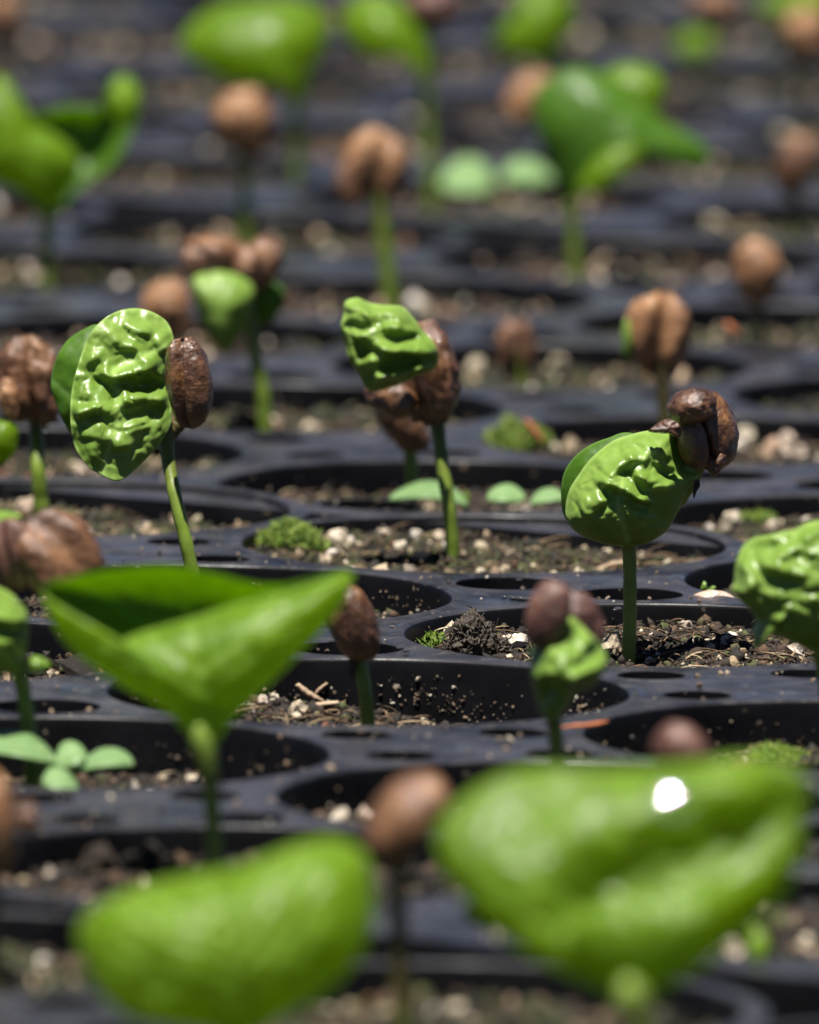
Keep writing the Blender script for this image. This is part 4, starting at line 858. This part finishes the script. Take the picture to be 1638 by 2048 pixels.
def moss(label, px, py, skey, wpx, hmm, n=420, kind=0):
    S = SOILS[skey]; c = S.at(px, py); s = scale_at(c.y); a = wpx/s/2
    t = thing('moss_clump', label, 'moss', (c.x, c.y, c.z), 'moss clumps in the cells'); V = []; F = []
    for k in range(n):
        r = math.sqrt(rng.uniform()); q = rng.uniform(0, 6.28); x, y = c.x+a*r*math.cos(q), c.y+a*0.8*r*math.sin(q)
        lobe = 0.75+0.5*noise.noise(Vector((x*.5, y*.5, 2)))
        h = hmm*(1-0.55*r*r)*lobe*rng.uniform(.7, 1.1); z0 = S.h(x, y)-.2
        lx, ly = rng.normal(0, .35, 2); wd = rng.uniform(.12, .24); an = rng.uniform(0, 6.28)
        for f3 in range(3):                      # three leaflets up each shoot
            zz = z0+h*(0.35+0.3*f3); an += 2.1; dx, dy = math.cos(an), math.sin(an); b = len(V); l = rng.uniform(.35, .7)
            px_, py_ = x+lx*(f3+1)*.25, y+ly*(f3+1)*.25
            V += [(px_-dy*wd, py_+dx*wd, zz-.25), (px_+dy*wd, py_-dx*wd, zz-.25), (px_+dx*l, py_+dy*l, zz+l*.9), (px_-dx*.1, py_-dy*.1, zz+.1)]
            F += [(b, b+1, b+2), (b, b+2, b+3), (b+1, b+3, b+2)]
    child('foliage', V, F, M_MOSS, t, False)
moss('bright green moss cushion at the left of the middle sharp seedling cell', 590, 1092, 'A', 130, 3.0, 520)
moss('low moss strip at the left end of the middle sharp seedling cell', 530, 1090, 'A', 60, 1.8, 160)
moss('yellow-green moss cushion behind the middle sharp stem, in the cell right of it', 1030, 888, 'J', 150, 3.0, 420)
moss('small green moss tuft beside the dark root lump', 868, 1292, 'C', 44, 2.2, 70)
moss('yellow-green moss patch in the right cell above the biggest front leaf', 1555, 1512, 'I', 120, 1.6, 300)
moss('moss tuft in the algae-covered cell at the right edge', 1490, 1035, 'N', 120, .9, 160)

# dark lump of roots in the right sharp seedling's cell
S = SOILS['C']; c = S.at(945, 1305)
t = thing('root_lump', 'dark crumbly lump of roots and peat left of the right sharp stem', 'root lump', (c.x, c.y, c.z))
lv, lf = ico(6); V = []; F = []; Pn = []
for (ox, oy, oz, a, b, cz, sd) in ((0, 0, .6, 2.5, 2.2, 3.2, 1), (1.9, .4, -.2, 2.2, 1.8, 1.7, 5), (-2.0, .5, -.3, 1.6, 1.5, 1.4, 9)):
    m = len(V)
    for q in lv:
        v = Vector(q); n1 = noise.fractal(v*1.5+Vector((sd, 0, 0)), 1.0, 2.0, 3); n2 = abs(noise.noise(v*4.5+Vector((0, sd, 0)))); n3 = noise.fractal(v*11+Vector((0, 0, sd)), 1.0, 2.0, 3)
        k = 1+.28*n1-.35*n2+.09*n3; V.append((c.x+ox+q[0]*a*k, c.y+oy+q[1]*b*k, c.z+oz+q[2]*cz*k))
    F += (lf+m).tolist()
Pn = np.array(V); n = len(Pn); child('peat_lump', V, F, M_DARKBITS, t, True)
fv, ff = [], []
for k in range(260):
    b0 = Pn[rng.integers(n)]; dd = rng.normal(size=3); dd /= np.linalg.norm(dd); L = rng.uniform(.6, 1.8)
    tv, tf = tube([b0, b0+dd*L*.5+rng.normal(0, .15, 3), b0+dd*L], [.07, .07, .03], 3); b = len(fv); fv += tv; ff += [tuple(b+q for q in w) for w in tf]
child('root_hairs', fv, ff, M_DARKBITS, t)['kind'] = 'stuff'

def chip(name, label, pts, Y, r, mat, cat, z=None, flat=.5):
    P = [np.array(at(x, y, Y)) for x, y in pts] if z is None else [np.array(on_z(x, y, z)) for x, y in pts]
    c = P[0]; t = thing(name, label, cat, tuple(c)); P = catmull(P, 14, closed=False)
    v, f = tube(P, [r*(.55+.45*math.sin(math.pi*(k+.6)/14.2)*(1+.25*math.sin(k*2.1))) for k in range(14)], 8)
    v = np.array(v); mid = np.repeat(P, 8, axis=0); v[:, 2] = mid[:, 2]+(v[:, 2]-mid[:, 2])*flat
    child('body', v, f, mat, t); return t
chip('bark_chip', 'bright orange bark sliver lying on the tray web in front', [(1122, 1455), (1150, 1452), (1180, 1450), (1213, 1443)], 0, .45, M_CHIP, 'bark chip', z=.7)
chip('bark_chip', 'reddish chip beside the dark root lump', [(992, 1272), (1008, 1275), (1026, 1279)], SOILS['C'].at(1005, 1290).y, .42, M_CHIP, 'bark chip')
chip('bark_chip', 'curled tan bark strip on soil right of the middle sharp stem', [(1175, 1150), (1205, 1136), (1235, 1126), (1275, 1128)], SOILS['A'].at(1230, 1140).y, .5, M_TWIG, 'bark chip')
chip('twig', 'pale broken twig lying on the sunken soil, lower middle', [(594, 1368), (612, 1384), (632, 1396), (646, 1402)], SOILS['B'].at(620, 1412).y, .5, M_TWIG, 'twig')
chip('twig', 'short dry twig leaning over the pale broken one', [(628, 1392), (640, 1378), (655, 1366)], SOILS['B'].at(630, 1412).y+1, .25, M_TWIG, 'twig')
chip('twig', 'mossy stub lying below the pale broken twig', [(618, 1412), (650, 1408), (678, 1405)], SOILS['B'].at(650, 1420).y, .55, M_TWIG, 'twig')
chip('bark_chip', 'thin red-brown chip beside the yellow-green moss behind the middle husk', [(1052, 840), (1068, 862), (1085, 885)], 62, .5, M_CHIP, 'bark chip')
chip('bark_chip', 'blurred pink-red chip in the far cell at right', [(1452, 645), (1465, 660), (1474, 668)], 122, .6, M_CHIP, 'bark chip')
c = on_z(1440, 1200, -.4)
t = thing('dry_husk', 'pale pink papery husk on the tray web beside the frilly leaf', 'dry husk', tuple(c))
leaf(t, [(1385, 1192), (1420, 1180), (1455, 1186), (1478, 1205), (1450, 1210), (1410, 1204)], c.y, M_PETAL, bulge=1.0, rings=10, seg=40, namp=.3, nfreq=.8, name='shell')
t = thing('sprout', 'tiny green sprout at the pale papery husk', 'sprout', tuple(on_z(1410, 1190, -1)))
leaf(t, [(1402, 1180), (1407, 1163), (1413, 1168), (1414, 1182)], -62, M_LEAF_Y, bulge=.3, rings=8, seg=30, name='leaf'); leaf(t, [(1412, 1184), (1425, 1172), (1432, 1176), (1420, 1186)], -62, M_LEAF_Y, bulge=.3, rings=8, seg=30, name='leaf')
# broad film of water on the big front leaf, and beads on the wet plastic round the drain holes
tocam = Vector((0, -1, .12)).normalized(); hv = (sdir+tocam).normalized(); c0 = at(1345, 1590, -432)
qz = hv.to_track_quat('Z', 'Y').to_matrix(); V = []; F = []
for i in range(9):
    rr = 1.8*i/8
    for k in range(24): V.append(tuple(qz@Vector((rr*math.cos(k*math.pi/12), rr*math.sin(k*math.pi/12), math.sqrt(15*15-rr*rr)-15))+c0))
for i in range(8):
    for k in range(24): F.append((i*24+k, (i+1)*24+k, (i+1)*24+(k+1) % 24, i*24+(k+1) % 24))
b = len(V); V += [tuple(Vector(q)-hv*.5) for q in V]; F += [tuple(b+q for q in f[::-1]) for f in F]; F += [(192+k, b+192+k, b+192+(k+1) % 24, 192+(k+1) % 24) for k in range(24)]
t = thing('water_drop', 'large water drop glinting white on the biggest front leaf', 'water drop', tuple(c0)); child('film', V, F, M_WATER, t)
BEAD = mesh('water_bead', ICO3[0]*np.array([1, 1, .6]), ICO3[1].tolist(), M_BEAD)
beads = [(1008, 1194, .28), (1026, 1196, .42), (1040, 1197, .46), (1052, 1198, .4), (1060, 1199, .25), (1236, 1218, .38), (1230, 1220, .22), (1247, 1152, .25), (664, 1283, .3), (800, 1296, .35), (812, 1302, .3), (812, 1310, .25), (665, 1321, .3), (42, 1437, .3), (1038, 1160, .3)]
for k, (px, py, r) in enumerate(beads):
    p = on_z(px, py, .3); o = obj('water_bead', BEAD, None, (p.x, p.y, p.z)); o.scale = (r*1.2, r, r)
    tag(o, 'tiny glinting water bead on the black plastic web between cells', 'water drop', 'water beads on the trays')

# ------------------------------------------------------------------ name the blurred soil plugs after what grows in them
for o in [q for q in COL.objects if q.name.startswith('soil_plug') and str(q.get('group', '')).startswith('blurred soil plugs')]:
    near_ = sorted((( q.location.xy-o.location.xy).length, q) for q in COL.objects if q.name.startswith('seedling') and (q.location.xy-o.location.xy).length < 2.4) if False else [q for q in COL.objects if q.name.startswith('seedling') and (q.location.xy-o.location.xy).length < 2.5]
    front = 'front' in o['group']
    if near_:
        q = min(near_, key=lambda e: (e.location.xy-o.location.xy).length)
        o['label'] = ' '.join(('soil plug under the '+q['label'].split(',')[0]).split()[:16])
    else: o['label'] = 'blurred soil plug in a bare cell, no seedling, ' + ('nearer than the sharp seedlings' if front else 'beyond the sharp seedlings')
